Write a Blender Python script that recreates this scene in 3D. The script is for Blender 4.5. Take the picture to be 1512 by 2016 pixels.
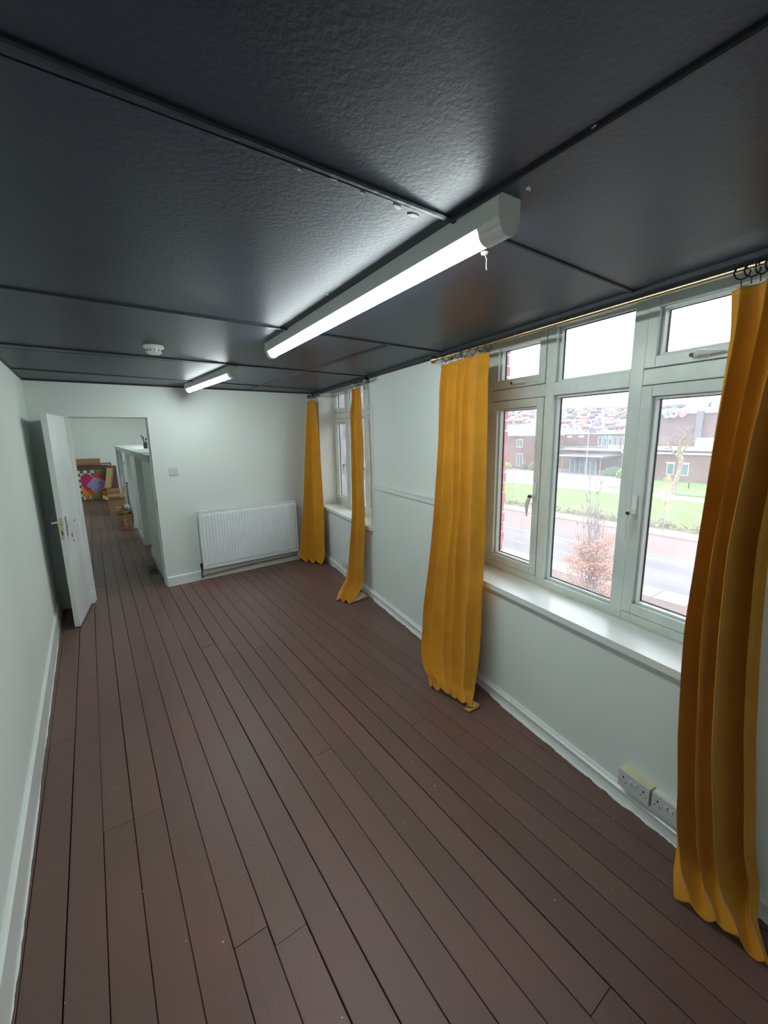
import bpy, bmesh, math, random
from math import sin, cos, pi, radians
from mathutils import Vector, Matrix
random.seed(7)
S = bpy.context.scene
for o in list(bpy.data.objects): bpy.data.objects.remove(o)
COL = S.collection

# ------------------------------------------------------------------ camera
EYE = 1.76
YAW, PITCH, ROLL = radians(34.847), radians(10.74), radians(-0.928)
fw = Vector((sin(YAW)*cos(PITCH), cos(YAW)*cos(PITCH), -sin(PITCH)))
rt0 = Vector((cos(YAW), -sin(YAW), 0)); up0 = rt0.cross(fw)
rt = rt0*cos(ROLL) + up0*sin(ROLL); up = -rt0*sin(ROLL) + up0*cos(ROLL)
cd = bpy.data.cameras.new('camera'); cam = bpy.data.objects.new('camera', cd); COL.objects.link(cam)
cd.sensor_fit = 'HORIZONTAL'; cd.sensor_width = 36; cd.lens = 36*818.1/1512; cd.clip_start = .02; cd.clip_end = 3000
cam.matrix_world = Matrix(((rt.x, up.x, -fw.x, 0), (rt.y, up.y, -fw.y, 0), (rt.z, up.z, -fw.z, EYE), (0, 0, 0, 1)))
S.camera = cam

# ------------------------------------------------------------------ exposure
S.view_settings.view_transform = 'Standard'; S.view_settings.look = 'None'
S.view_settings.gamma = 1; S.view_settings.use_curve_mapping = False
S.view_settings.exposure = 0.98
SKY = 1.4           # sky radiance at the horizon
TUBE = 24.0           # batten lamp radiance

# ------------------------------------------------------------------ overcast sky
w = bpy.data.worlds.new('sky'); S.world = w; w.use_nodes = True
nt = w.node_tree; nt.nodes.clear()
def nn(t, **k):
    n = nt.nodes.new(t)
    for a, b in k.items(): setattr(n, a, b)
    return n
out = nn('ShaderNodeOutputWorld'); bg = nn('ShaderNodeBackground')
tc = nn('ShaderNodeTexCoord'); sep = nn('ShaderNodeSeparateXYZ')
nt.links.new(tc.outputs['Generated'], sep.inputs[0])
mr = nn('ShaderNodeMapRange'); mr.inputs[1].default_value = 0; mr.inputs[2].default_value = 1
mr.inputs[3].default_value = SKY; mr.inputs[4].default_value = SKY*2.9
nt.links.new(sep.outputs['Z'], mr.inputs[0]); nt.links.new(mr.outputs[0], bg.inputs['Strength'])
mp = nn('ShaderNodeMapping'); mp.inputs['Scale'].default_value = (1.6, 1.6, 5)
nz = nn('ShaderNodeTexNoise'); nz.inputs['Scale'].default_value = 2.2; nz.inputs['Detail'].default_value = 5
cr = nn('ShaderNodeValToRGB'); cr.color_ramp.elements[0].position = .35; cr.color_ramp.elements[1].position = .68
cr.color_ramp.elements[0].color = (.80, .86, .93, 1); cr.color_ramp.elements[1].color = (.96, .985, 1, 1)
nt.links.new(tc.outputs['Generated'], mp.inputs[0]); nt.links.new(mp.outputs[0], nz.inputs['Vector'])
nt.links.new(nz.outputs['Fac'], cr.inputs[0]); nt.links.new(cr.outputs[0], bg.inputs['Color'])
nt.links.new(bg.outputs[0], out.inputs[0])

# ------------------------------------------------------------------ frames of reference
TR, DR = radians(8.677), 1.7714
UR = Vector((sin(TR), cos(TR), 0)); NR = Vector((cos(TR), -sin(TR), 0))
def RW(s, t, z): return UR*s + NR*(DR + t) + Vector((0, 0, z))      # right (window) wall: along, outward, up
TF, DF = radians(-2.987), 5.3198
UF = Vector((cos(TF), -sin(TF), 0)); NF = Vector((sin(TF), cos(TF), 0))
def FW(a, t, z): return UF*a + NF*(DF + t) + Vector((0, 0, z))      # far wall: along, beyond, up
TL_, DL = radians(-0.385), -0.4189
UL = Vector((sin(TL_), cos(TL_), 0)); NL = Vector((cos(TL_), -sin(TL_), 0))
def LW(s, t, z): return UL*s + NL*(DL + t) + Vector((0, 0, z))      # left wall: along, into room, up
def XYZ(x, y, z): return Vector((x, y, z))
CEIL = 2.32

def portal(s0, s1, z0, z1):                                          # daylight portal in a window opening
    l = bpy.data.lights.new('daylight_portal', 'AREA'); l.shape = 'RECTANGLE'; l.size = s1-s0; l.size_y = z1-z0
    l.cycles.is_portal = True
    o = bpy.data.objects.new('daylight_portal', l); COL.objects.link(o)
    c = RW((s0+s1)/2, .36, (z0+z1)/2)
    zz = NR; xx = UR; yy = zz.cross(xx)
    o.matrix_world = Matrix(((xx.x, yy.x, zz.x, c.x), (xx.y, yy.y, zz.y, c.y), (xx.z, yy.z, zz.z, c.z), (0, 0, 0, 1)))
portal(-1.75, -.30, .79, 2.40); portal(.75, 2.40, .79, 2.40); portal(3.9, 5.62, .79, 2.40); portal(8, 13, .9, 2.3)

# ------------------------------------------------------------------ materials
def srgb(r, g, b):
    f = lambda c: (c/255/12.92) if c/255 <= .04045 else ((c/255+.055)/1.055)**2.4
    return (f(r), f(g), f(b), 1)
MATS = {}
def mat(name, col, rough=.5, metal=0, col2=None, nscale=5, bump=0, bscale=50, emis=None, estr=0, sheen=0, spec=.5,
        lo=.35, hi=.65, stretch=None, bdist=.01, coat=0, detail=4):
    if name in MATS: return MATS[name]
    m = bpy.data.materials.new(name); m.use_nodes = True; t = m.node_tree; b = t.nodes['Principled BSDF']
    b.inputs['Roughness'].default_value = rough; b.inputs['Metallic'].default_value = metal
    b.inputs['Specular IOR Level'].default_value = spec
    b.inputs['Coat Weight'].default_value = coat
    b.inputs['Sheen Weight'].default_value = sheen; b.inputs['Base Color'].default_value = col
    tcn = t.nodes.new('ShaderNodeTexCoord'); src = tcn.outputs['Object']
    if stretch:
        mpn = t.nodes.new('ShaderNodeMapping'); mpn.inputs['Scale'].default_value = stretch
        t.links.new(src, mpn.inputs[0]); src = mpn.outputs[0]
    n = t.nodes.new('ShaderNodeTexNoise'); n.inputs['Scale'].default_value = nscale; n.inputs['Detail'].default_value = detail
    t.links.new(src, n.inputs['Vector'])
    r = t.nodes.new('ShaderNodeValToRGB'); r.color_ramp.elements[0].position = lo; r.color_ramp.elements[1].position = hi
    if col2 is None: col2 = tuple(c*.94 for c in col[:3]) + (1,)
    r.color_ramp.elements[0].color = col2; r.color_ramp.elements[1].color = col
    t.links.new(n.outputs['Fac'], r.inputs[0]); t.links.new(r.outputs[0], b.inputs['Base Color'])
    if bump:
        n2 = t.nodes.new('ShaderNodeTexNoise'); n2.inputs['Scale'].default_value = bscale; n2.inputs['Detail'].default_value = 3
        t.links.new(src, n2.inputs['Vector'])
        bp = t.nodes.new('ShaderNodeBump'); bp.inputs['Strength'].default_value = bump; bp.inputs['Distance'].default_value = bdist
        t.links.new(n2.outputs['Fac'], bp.inputs['Height']); t.links.new(bp.outputs[0], b.inputs['Normal'])
    if emis:
        b.inputs['Emission Color'].default_value = emis; b.inputs['Emission Strength'].default_value = estr
    MATS[name] = m; return m
WHITE = mat('white_wall_paint', (.74, .80, .77, 1), .6, bump=.12, bscale=40, bdist=.004, nscale=1.2, col2=(.71, .77, .745, 1))
GLOSSW = mat('white_gloss_paint', (.78, .83, .81, 1), .28, bump=.1, bscale=14, bdist=.003, nscale=3)
PVC = mat('white_pvc', (.66, .72, .69, 1), .3, nscale=9, col2=(.58, .65, .61, 1))
GASK = mat('black_gasket', (.02, .02, .022, 1), .5)
DIRTY = mat('stained_sealant', (.62, .62, .5, 1), .6, nscale=30)
CEILM = mat('dark_slate_ceiling_paint', (.031, .044, .068, 1), .42, bump=.3, bscale=85, bdist=.003, nscale=1.6, col2=(.025, .035, .056, 1), spec=.5)
BATT = mat('dark_batten_paint', (.018, .022, .030, 1), .4, bump=.4, bscale=60, bdist=.004)
CHIP = mat('bare_plaster_chip', (.62, .58, .56, 1), .8, nscale=40)
BRASS = mat('brass', (.62, .50, .30, 1), .25, 1, nscale=30)
CHROME = mat('chrome', (.75, .77, .8, 1), .15, 1)
IRON = mat('black_iron', (.03, .03, .035, 1), .4, .6)
COPPER = mat('painted_copper', (.42, .2, .13, 1), .4, .5, nscale=30, col2=(.3, .14, .1, 1))
VELVET = mat('mustard_velvet', (.60, .262, .008, 1), .9, sheen=.2, nscale=7, col2=(.52, .22, .006, 1), bump=.15, bscale=260, bdist=.001)
LINING = mat('cream_lining', (.72, .66, .50, 1), .9)
PLASTW = mat('white_plastic', (.76, .78, .76, 1), .35)
PLASTG = mat('grey_white_socket_plastic', (.62, .65, .66, 1), .35)
CREAM = mat('cream_plastic', (.70, .66, .38, 1), .45, nscale=20, col2=(.62, .59, .33, 1))
BLACK = mat('black_hole', (.01, .01, .01, 1), .7)
RED = mat('red_plastic', (.6, .04, .03, 1), .4)
CARD = mat('brown_cardboard', (.36, .22, .12, 1), .85, nscale=6, col2=(.31, .19, .10, 1))
CARD2 = mat('pale_cardboard', (.48, .37, .17, 1), .85, nscale=6)
WOODR = mat('red_brown_wood', (.34, .13, .08, 1), .5, stretch=(1, 1, 12), nscale=9, col2=(.25, .09, .055, 1))
DKWOOD = mat('dark_brown_panel', (.13, .07, .055, 1), .6, nscale=8)
COUNTER = mat('grey_counter_paint', (.42, .47, .45, 1), .5, nscale=5)
TUBEM = mat('lit_diffuser', (.9, .95, .93, 1), .4, emis=(.90, 1, .985, 1), estr=TUBE)
TUBE_ADDED = mat('added_lit_diffuser', (.9, .95, .93, 1), .4, emis=(.90, 1, .985, 1), estr=TUBE*1.3)  # for the unseen lamps added to light the back room
RADW = mat('radiator_enamel', (.80, .86, .87, 1), .25)
def floor_mat():
    m = mat('brown_floor_paint', (.168, .094, .079, 1), .42, nscale=2.2, col2=(.142, .084, .071, 1), bump=.25, bscale=90,
            stretch=(1, .45, 1), bdist=.002, spec=.45)
    t = m.node_tree; b = t.nodes['Principled BSDF']; src = b.inputs['Base Color'].links[0].from_socket
    oi = t.nodes.new('ShaderNodeObjectInfo'); hs = t.nodes.new('ShaderNodeHueSaturation')
    mv = t.nodes.new('ShaderNodeMapRange'); mv.inputs[3].default_value = .92; mv.inputs[4].default_value = 1.07
    t.links.new(oi.outputs['Random'], mv.inputs[0]); t.links.new(mv.outputs[0], hs.inputs['Value'])
    t.links.new(src, hs.inputs['Color'])
    g = t.nodes.new('ShaderNodeTexCoord'); n = t.nodes.new('ShaderNodeTexNoise'); n.inputs['Scale'].default_value = 1.1; n.inputs['Detail'].default_value = 3
    geo = t.nodes.new('ShaderNodeNewGeometry'); t.links.new(geo.outputs['Position'], n.inputs['Vector'])
    r = t.nodes.new('ShaderNodeMapRange'); r.inputs[1].default_value = .5; r.inputs[2].default_value = .72
    t.links.new(n.outputs['Fac'], r.inputs[0])
    mx = t.nodes.new('ShaderNodeMix'); mx.data_type = 'RGBA'; t.links.new(r.outputs[0], mx.inputs[0])
    t.links.new(hs.outputs[0], mx.inputs[6]); mx.inputs[7].default_value = (.190, .088, .076, 1)
    t.links.new(mx.outputs[2], b.inputs['Base Color'])
    # roughness wear
    r2 = t.nodes.new('ShaderNodeMapRange'); r2.inputs[3].default_value = .36; r2.inputs[4].default_value = .52
    t.links.new(n.outputs['Fac'], r2.inputs[0]); t.links.new(r2.outputs[0], b.inputs['Roughness'])
    return m
FLOORM = floor_mat()
def glass_mat():
    m = bpy.data.materials.new('veiled_glass'); m.use_nodes = True; t = m.node_tree; t.nodes.clear()
    o = t.nodes.new('ShaderNodeOutputMaterial'); tr = t.nodes.new('ShaderNodeBsdfTransparent'); gl = t.nodes.new('ShaderNodeBsdfGlossy')
    gl.inputs['Roughness'].default_value = .03; fr = t.nodes.new('ShaderNodeFresnel'); fr.inputs[0].default_value = 1.25
    mx = t.nodes.new('ShaderNodeMixShader'); t.links.new(fr.outputs[0], mx.inputs[0])
    t.links.new(tr.outputs[0], mx.inputs[1]); t.links.new(gl.outputs[0], mx.inputs[2])
    tl = t.nodes.new('ShaderNodeBsdfTranslucent'); tl.inputs[0].default_value = (.95, .97, 1, 1)  # translucent share lays a milky veil over the view, imitating washed-out haze
    nz = t.nodes.new('ShaderNodeTexNoise'); nz.inputs['Scale'].default_value = 6; tcn = t.nodes.new('ShaderNodeTexCoord')
    t.links.new(tcn.outputs['Object'], nz.inputs['Vector'])
    mr = t.nodes.new('ShaderNodeMapRange'); mr.inputs[1].default_value = .3; mr.inputs[2].default_value = .8
    mr.inputs[3].default_value = .06; mr.inputs[4].default_value = .12
    t.links.new(nz.outputs['Fac'], mr.inputs[0])
    m2 = t.nodes.new('ShaderNodeMixShader'); t.links.new(mr.outputs[0], m2.inputs[0])
    t.links.new(mx.outputs[0], m2.inputs[1]); t.links.new(tl.outputs[0], m2.inputs[2]); t.links.new(m2.outputs[0], o.inputs[0])
    return m
GLASS = glass_mat()

# ------------------------------------------------------------------ mesh helpers
class MB:
    def __init__(s): s.v = []; s.f = []; s.mi = []
    def add(s, vs, fs, mi=0):
        n = len(s.v); s.v += [Vector(p) for p in vs]; s.f += [[i+n for i in f] for f in fs]; s.mi += [mi]*len(fs)
    def box(s, a0, a1, b0, b1, c0, c1, F=XYZ, mi=0, bev=0):
        if bev:
            bm = bmesh.new(); bmesh.ops.create_cube(bm, size=1)
            for v in bm.verts:
                v.co = Vector(((a0+a1)/2+v.co.x*(a1-a0), (b0+b1)/2+v.co.y*(b1-b0), (c0+c1)/2+v.co.z*(c1-c0)))
            bmesh.ops.bevel(bm, geom=bm.edges[:], offset=bev, segments=2, affect='EDGES', profile=.6)
            bm.verts.index_update()
            s.add([F(*v.co) for v in bm.verts], [[v.index for v in f.verts] for f in bm.faces], mi); bm.free(); return
        P = [F(a, b, c) for a in (a0, a1) for b in (b0, b1) for c in (c0, c1)]
        s.add(P, [(0, 1, 3, 2), (4, 6, 7, 5), (0, 4, 5, 1), (2, 3, 7, 6), (0, 2, 6, 4), (1, 5, 7, 3)], mi)
    def prism(s, pts, a, b, F, mi=0):           # polygon pts (2D) extruded along third coordinate
        n = len(pts); vs = [F(p[0], p[1], a) for p in pts] + [F(p[0], p[1], b) for p in pts]
        s.add(vs, [list(range(n))[::-1], list(range(n, 2*n))] + [(i, (i+1) % n, n+(i+1) % n, n+i) for i in range(n)], mi)
    def tube(s, pts, r, seg=8, mi=0, cap=True):
        pts = [Vector(p) for p in pts]; n = len(pts); rs = r if isinstance(r, (list, tuple)) else [r]*n
        ref = Vector((0, 0, 1)); vs = []
        d0 = (pts[1]-pts[0]).normalized()
        if abs(d0.z) > .9: ref = Vector((1, 0, 0))
        for i, p in enumerate(pts):
            d = (pts[min(i+1, n-1)]-pts[max(i-1, 0)]).normalized()
            x = d.cross(ref)
            if x.length < 1e-4: x = d.cross(Vector((0, 1, 0)))
            x.normalize(); y = x.cross(d)
            for k in range(seg):
                a = 2*pi*k/seg; vs.append(p + (x*cos(a)+y*sin(a))*rs[i])
        fs = [(i*seg+k, i*seg+(k+1) % seg, (i+1)*seg+(k+1) % seg, (i+1)*seg+k) for i in range(n-1) for k in range(seg)]
        if cap: fs += [list(range(seg))[::-1], [(n-1)*seg+k for k in range(seg)]]
        s.add(vs, fs, mi)
    def lathe(s, prof, origin, axis=Vector((0, 0, 1)), seg=20, mi=0):   # prof: (radius, distance along axis)
        axis = Vector(axis).normalized(); x = axis.orthogonal().normalized(); y = axis.cross(x); vs = []
        for r, h in prof:
            for k in range(seg):
                a = 2*pi*k/seg; vs.append(Vector(origin)+axis*h+(x*cos(a)+y*sin(a))*max(r, 1e-5))
        n = len(prof)
        s.add(vs, [(i*seg+k, i*seg+(k+1) % seg, (i+1)*seg+(k+1) % seg, (i+1)*seg+k) for i in range(n-1) for k in range(seg)], mi)
    def torus(s, c, ax, R, r, seg=20, rs=8, mi=0):
        ax = Vector(ax).normalized(); x = ax.orthogonal().normalized(); y = ax.cross(x); vs = []
        for i in range(seg):
            a = 2*pi*i/seg; d = x*cos(a)+y*sin(a)
            for k in range(rs):
                b = 2*pi*k/rs; vs.append(Vector(c)+d*(R+r*cos(b))+ax*r*sin(b))
        s.add(vs, [(i*rs+k, ((i+1) % seg)*rs+k, ((i+1) % seg)*rs+(k+1) % rs, i*rs+(k+1) % rs) for i in range(seg) for k in range(rs)], mi)
    def ball(s, c, rx, ry, rz, seg=14, mi=0):
        vs = []; fs = []; rows = seg//2+1
        for i in range(rows):
            th = pi*i/(rows-1)
            for k in range(seg):
                a = 2*pi*k/seg; vs.append(Vector(c)+Vector((rx*sin(th)*cos(a), ry*sin(th)*sin(a), rz*cos(th))))
        s.add(vs, [(i*seg+k, (i+1)*seg+k, (i+1)*seg+(k+1) % seg, i*seg+(k+1) % seg) for i in range(rows-1) for k in range(seg)], mi)
    def build(s, name, mats, parent=None, smooth=False, origin=None, label=None, cat=None, group=None, kind=None):
        if not isinstance(mats, (list, tuple)): mats = [mats]
        me = bpy.data.meshes.new(name)
        if origin is None:
            if parent is not None: origin = WORLDLOC.get(parent.name, Vector((0, 0, 0)))
            else:
                xs = [v.x for v in s.v]; ys = [v.y for v in s.v]; zs = [v.z for v in s.v]
                origin = Vector(((min(xs)+max(xs))/2, (min(ys)+max(ys))/2, min(zs)))
        origin = Vector(origin)
        me.from_pydata([tuple(v-origin) for v in s.v], [], s.f); me.validate()
        for m in mats: me.materials.append(m)
        if len(mats) > 1:
            for i, p in enumerate(me.polygons): p.material_index = s.mi[i]
        bm = bmesh.new(); bm.from_mesh(me); bmesh.ops.recalc_face_normals(bm, faces=bm.faces[:]); bm.to_mesh(me); bm.free()
        if smooth:
            me.shade_smooth()
            try: me.set_sharp_from_angle(angle=radians(35))
            except Exception: pass
        o = bpy.data.objects.new(name, me); COL.objects.link(o)
        if parent is not None:
            o.parent = parent; o.location = origin - WORLDLOC.get(parent.name, Vector((0, 0, 0)))
        else: o.location = origin
        WORLDLOC[o.name] = origin
        return tag(o, label, cat, group, kind)
WORLDLOC = {}
def tag(o, label=None, cat=None, group=None, kind=None):
    if label: o['label'] = label
    if cat: o['category'] = cat
    if group: o['group'] = group
    if kind: o['kind'] = kind
    return o
def thing(name, loc, label, cat, group=None):
    o = bpy.data.objects.new(name, None); COL.objects.link(o); o.location = loc; o.empty_display_size = .1
    WORLDLOC[o.name] = Vector(loc); return tag(o, label, cat, group)
def dup(root, loc, label=None, rotz=None, group=None, scale=None):
    def cp(o, par):
        c = o.copy(); COL.objects.link(c); c.parent = par
        for ch in list(o.children): cp(ch, c)
        return c
    kids = list(root.children); r = root.copy(); COL.objects.link(r); r.location = loc
    for ch in kids: cp(ch, r)
    if label: r['label'] = label
    if group: r['group'] = group
    if rotz is not None: r.rotation_euler.z = rotz
    if scale: r.scale = scale
    return r

# ================================================================== ROOM SHELL
# floor: dark void under separate painted boards
m = MB(); m.prism([(-.62, -1.95), (1.70, -1.95), (4.30, 15.1), (-.75, 15.1)], -.12, -.022, XYZ)
floor = m.build('floor', BLACK, kind='structure')
for k in range(-2, 38):
    x0 = -.4006+.1205*k; x1 = x0+.1205
    xr = (DR+.10)/cos(TR)
    ystart = -1.9
    if True: ystart = max(-1.9, (x0*cos(TR)-DR-.10)/sin(TR))
    yend = 15.0
    if ystart > yend-.3: continue
    rnd = random.Random(100+k)
    cuts = [ystart]; y = ystart + rnd.uniform(.8, 4.0)
    fixed = {1: [3.56-.0], 4: [5.12], 5: [1.25], 2: [2.04], 7: [3.59], 11: [3.27]}.get(k)
    if fixed: y = fixed[0]
    while y < yend-.6:
        if y > ystart+.3: cuts.append(y)
        y += rnd.uniform(2.6, 4.6)
    cuts.append(yend)
    for a, b in zip(cuts[:-1], cuts[1:]):
        g0 = rnd.choice([.0006, .001, .0016, .0024]); g1 = rnd.choice([.0006, .001, .0016, .0024])
        dz = rnd.uniform(-.0012, 0)
        bm = bmesh.new(); n = 7; vs = []
        for i in range(n+1):
            yy = a+.0012+(b-a-.0024)*i/n; j0 = rnd.uniform(-.0006, .0006); j1 = rnd.uniform(-.0006, .0006)
            e = .0022
            vs.append([bm.verts.new(p) for p in ((x0+g0+j0, yy, -.02), (x0+g0+j0, yy, -e+dz), (x0+g0+e+j0, yy, dz), (x1-g1-e+j1, yy, dz), (x1-g1+j1, yy, -e+dz), (x1-g1+j1, yy, -.02))])
        for i in range(n):
            for q in range(5): bm.faces.new((vs[i][q], vs[i+1][q], vs[i+1][q+1], vs[i][q+1]))
        bm.faces.new(vs[0]); bm.faces.new(vs[-1][::-1])
        mb = MB(); bm.verts.index_update(); mb.add([v.co for v in bm.verts], [[v.index for v in f.verts] for f in bm.faces]); bm.free()
        mb.build('floorboard', FLOORM, floor)

# dried paint specks and scuffs on the boards
rnd = random.Random(9); m = MB()
for k in range(90):
    x, y = rnd.uniform(-.3, 1.9), rnd.uniform(.3, 5.2); r_ = rnd.uniform(.001, .0028); q = rnd.uniform(0, 3)
    m.prism([(x+r_*rnd.uniform(.6, 1.6)*cos(q+2*pi*j/6), y+r_*rnd.uniform(.6, 1.6)*sin(q+2*pi*j/6)) for j in range(6)], .0002, .0008, XYZ)
m.build('paint_specks', CHIP, floor, kind='stuff')
# walls
m = MB(); m.box(-2.0, 15.2, -.16, 0, -.1, 2.75, F=lambda a, b, c: LW(a, b, c)); wl = m.build('wall_left', WHITE, kind='structure')
m = MB(); m.box(-.55, 2.2, -1.95, -1.8, -.1, 2.75); m.build('wall_back', WHITE, kind='structure')
def fa(x): return (x - sin(TF)*DF)/cos(TF)   # x on the far wall face -> along coordinate
D0, D1 = fa(-.156), fa(.572)
m = MB()
m.box(fa(-.60), D0, 0, .13, -.1, 2.75, F=FW); m.box(D0, D1, 0, .13, 1.985, 2.75, F=FW); m.box(D1, fa(3.3), 0, .13, -.1, 2.75, F=FW)
m.build('wall_far', WHITE, kind='structure')
m = MB(); m.box(-.75, 4.4, 14.86, 15.0, -.1, 2.75); m.build('wall_end', WHITE, kind='structure')
# right wall with window openings
W1 = (.75, 2.40); W2 = (3.90, 5.56); W3 = (8.0, 13.0); ZS, ZH = .775, 2.40  # W3 is an unseen opening added to let daylight into the back room
m = MB()
def wbox(s0, s1, z0, z1): m.box(s0, s1, 0, .30, z0, z1, F=RW)
W0 = (-1.75, -.30)  # unseen opening behind the camera, added for more daylight
segs = [(-2.2, W0[0]), (W0[1], W1[0]), (W1[1], W2[0]), (W2[1], W3[0]), (W3[1], 15.6)]
for a, b in segs: wbox(a, b, -.1, 2.75)
for a, b in (W0, W1, W2, W3): wbox(a, b, -.1, ZS); wbox(a, b, ZH, 2.75)
wr = m.build('wall_right', WHITE, kind='structure')
# widen the left reveal of window_2 (splay) with plaster return already in wall; outer brick leaf
BRK = mat('red_painted_brick', srgb(176, 66, 66), .75, nscale=9, col2=srgb(160, 56, 58), bump=.4, bscale=60, bdist=.004)
m = MB()
for a, b in [(-2.2, W0[0]), (W0[1], W1[0]-.02), (W1[1]+.03, W2[0]-.0), (5.70, W3[0]), (W3[1], 15.6)]: m.box(a, b, .30, .395, -7.3, 3.2, F=RW)
for a, b in ((W0[0], W0[1]), (W1[0]-.02, W1[1]+.03), (W2[0], 5.70)): m.box(a, b, .30, .395, -7.3, .70, F=RW); m.box(a, b, .30, .395, 2.42, 3.2, F=RW)
ob = m.build('wall_outside', BRK, kind='structure')
for s0 in (2.368, 5.585):
    for c in range(23):
        z = .71+c*.0755; ex = .0 if c % 2 else .012
        b = MB(); b.box(s0+ex, s0+.13, .302, .412, z, z+.067, F=RW, bev=.004)
        b.build('brick', BRK, ob)

# ceiling: sheet panels + cover battens
xr_at = lambda y: (DR + y*sin(TR))/cos(TR)
m = MB(); m.prism([(-.62, -1.95), (1.70, -1.95), (4.30, 15.1), (-.75, 15.1)], 2.75, 2.80, XYZ)
ceil = m.build('ceiling', WHITE, kind='structure')
ycuts = [-1.85, -.34, .92, 2.30, 3.60, 4.80, 5.75]
def panel(poly):
    b = MB(); b.prism([(p[0], p[1]) for p in poly], CEIL, CEIL+.012, XYZ)
    n = len(poly); return b
for i in range(len(ycuts)-1):
    ya, yb = ycuts[i]+.002, ycuts[i+1]-.002
    xm = .845 if ya < .9 else (.90 if ya < 2.2 else 1.69)
    def yfar(x): return (DF - x*sin(TF))/cos(TF)-.003
    last = i == len(ycuts)-2
    for side in (0, 1):
        if side == 0: xs = (-.4189-.0067*ya+.002, xm-.002, xm-.002, -.4189-.0067*yb+.002)
        else: xs = (xm+.002, xr_at(ya)-.002, xr_at(yb)-.002, xm+.002)
        P = [(xs[0], ya), (xs[1], ya), (xs[2], yb), (xs[3], yb)]
        if last:
            P[2] = (xs[2] if side == 0 else 2.66, yfar(xs[2] if side == 0 else 2.66)); P[3] = (xs[3], yfar(xs[3]))
        b = MB(); n = 4
        b.add([(p[0], p[1], CEIL+.001*((i+side) % 2)) for p in P]+[(p[0], p[1], CEIL+.014) for p in P],
              [(0, 1, 2, 3), (7, 6, 5, 4)]+[(q, (q+1) % 4, 4+(q+1) % 4, 4+q) for q in range(4)])
        b.build('ceiling_panel', CEILM, ceil)
def batten(p0, p1, wd=.009, th=.008):
    # slightly bowed half-round timber strip under the ceiling
    p0 = Vector(p0); p1 = Vector(p1); d = (p1-p0); L = d.length; d.normalize(); x = Vector((d.y, -d.x)); n = 14
    rnd = random.Random(int(p0.x*100+p0.y*10)); ph = rnd.uniform(0, 6)
    vs = []; prof = [(-wd, 0), (-wd, -.6*th), (-wd*.5, -th), (wd*.5, -th), (wd, -.6*th), (wd, 0)]
    for i in range(n+1):
        u = i/n; c = p0+d*L*u+x*(.004*sin(4*u+ph))
        for a, z in prof: q = c+x*a; vs.append((q.x, q.y, CEIL+z))
    b = MB(); k = len(prof)
    b.add(vs, [(i*k+j, i*k+j+1, (i+1)*k+j+1, (i+1)*k+j) for i in range(n) for j in range(k-1)]+[list(range(k)), [n*k+j for j in range(k)][::-1]])
    b.build('cover_batten', BATT, ceil)
batten((-.42, -.34), (xr_at(-.34)-.01, -.34))
batten((-.42, .87), (xr_at(.92)-.01, .93)); batten((-.43, 2.18), (xr_at(2.3)-.02, 2.30))
batten((-.44, 3.42), (xr_at(3.6)-.02, 3.62)); batten((-.45, 4.55), (xr_at(5.0)-.02, 5.02))
batten((.84, -1.85), (.862, .90)); batten((.90, .95), (1.00, 2.28)); batten((1.65, 2.32), (1.69, 5.22))
# dark trims along the tops of the walls
m = MB(); m.prism([(-.022, CEIL), (0, CEIL), (0, CEIL-.032), (-.010, CEIL-.032), (-.022, CEIL-.018)], -1.9, 5.79, F=lambda t, z, s: RW(s, t, z))
m.build('trim_1', BATT, kind='structure')
m = MB(); m.prism([(-.014, CEIL), (0, CEIL), (0, CEIL-.014), (-.010, CEIL-.014)], fa(-.45), fa(2.6), F=lambda t, z, s: FW(s, t, z))
m.build('trim_2', BATT, kind='structure')
m = MB(); m.prism([(.012, CEIL), (0, CEIL), (0, CEIL-.012), (.008, CEIL-.012)], -1.8, 5.34, F=lambda t, z, s: LW(s, t, z))
m.build('trim_3', BATT, kind='structure')

# skirting boards
def skirt(name, F, a, b, h, th=.016, sg=-1, ledge=True):
    m = MB()
    pr = [(0, 0), (sg*th, 0), (sg*th, h*.62), (sg*th*1.5, h*.68), (sg*th*1.5, h*.76), (sg*th*.9, h*.84), (sg*th*.6, h*.97), (0, h)] if ledge else [(0, 0), (sg*th, 0), (sg*th, h-.008), (sg*th*.5, h), (0, h)]
    m.prism(pr, a, b, F=lambda t, z, s: F(s, t, z)); return m.build(name, GLOSSW, kind='structure')
skirt('baseboard_right', RW, -1.9, 1.78, .085); skirt('baseboard_right', RW, 1.783, 5.78, .085)
skirt('baseboard_left', LW, -1.8, 5.30, .165, .018, 1, False)
skirt('baseboard_far', FW, fa(-.45), D0, .13, .018, -1, False); skirt('baseboard_far', FW, D1, fa(2.60), .115, .02, -1, False)
# slopped white paint where skirting meets the boards
def slop(name, F, a, b, sg, base, wmax):
    m = MB(); n = int((b-a)/.012); rnd = random.Random(5); vs = []; wv = wmax*.4
    for i in range(n+1):
        s = a+(b-a)*i/n; wv = max(.001, min(wmax, wv+rnd.uniform(-.22, .22)*wmax))
        vs += [F(s, base, .0016), F(s, base+sg*wv, .0012)]
    m.add(vs, [(2*i, 2*i+1, 2*i+3, 2*i+2) for i in range(n)])
    m.build(name, GLOSSW, kind='structure')
slop('trim_4', RW, -.5, 5.7, -1, -.016, .022); slop('trim_5', LW, .1, 5.2, 1, .018, .006); slop('trim_6', FW, fa(.60), fa(2.6), -1, -.02, .006)
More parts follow.
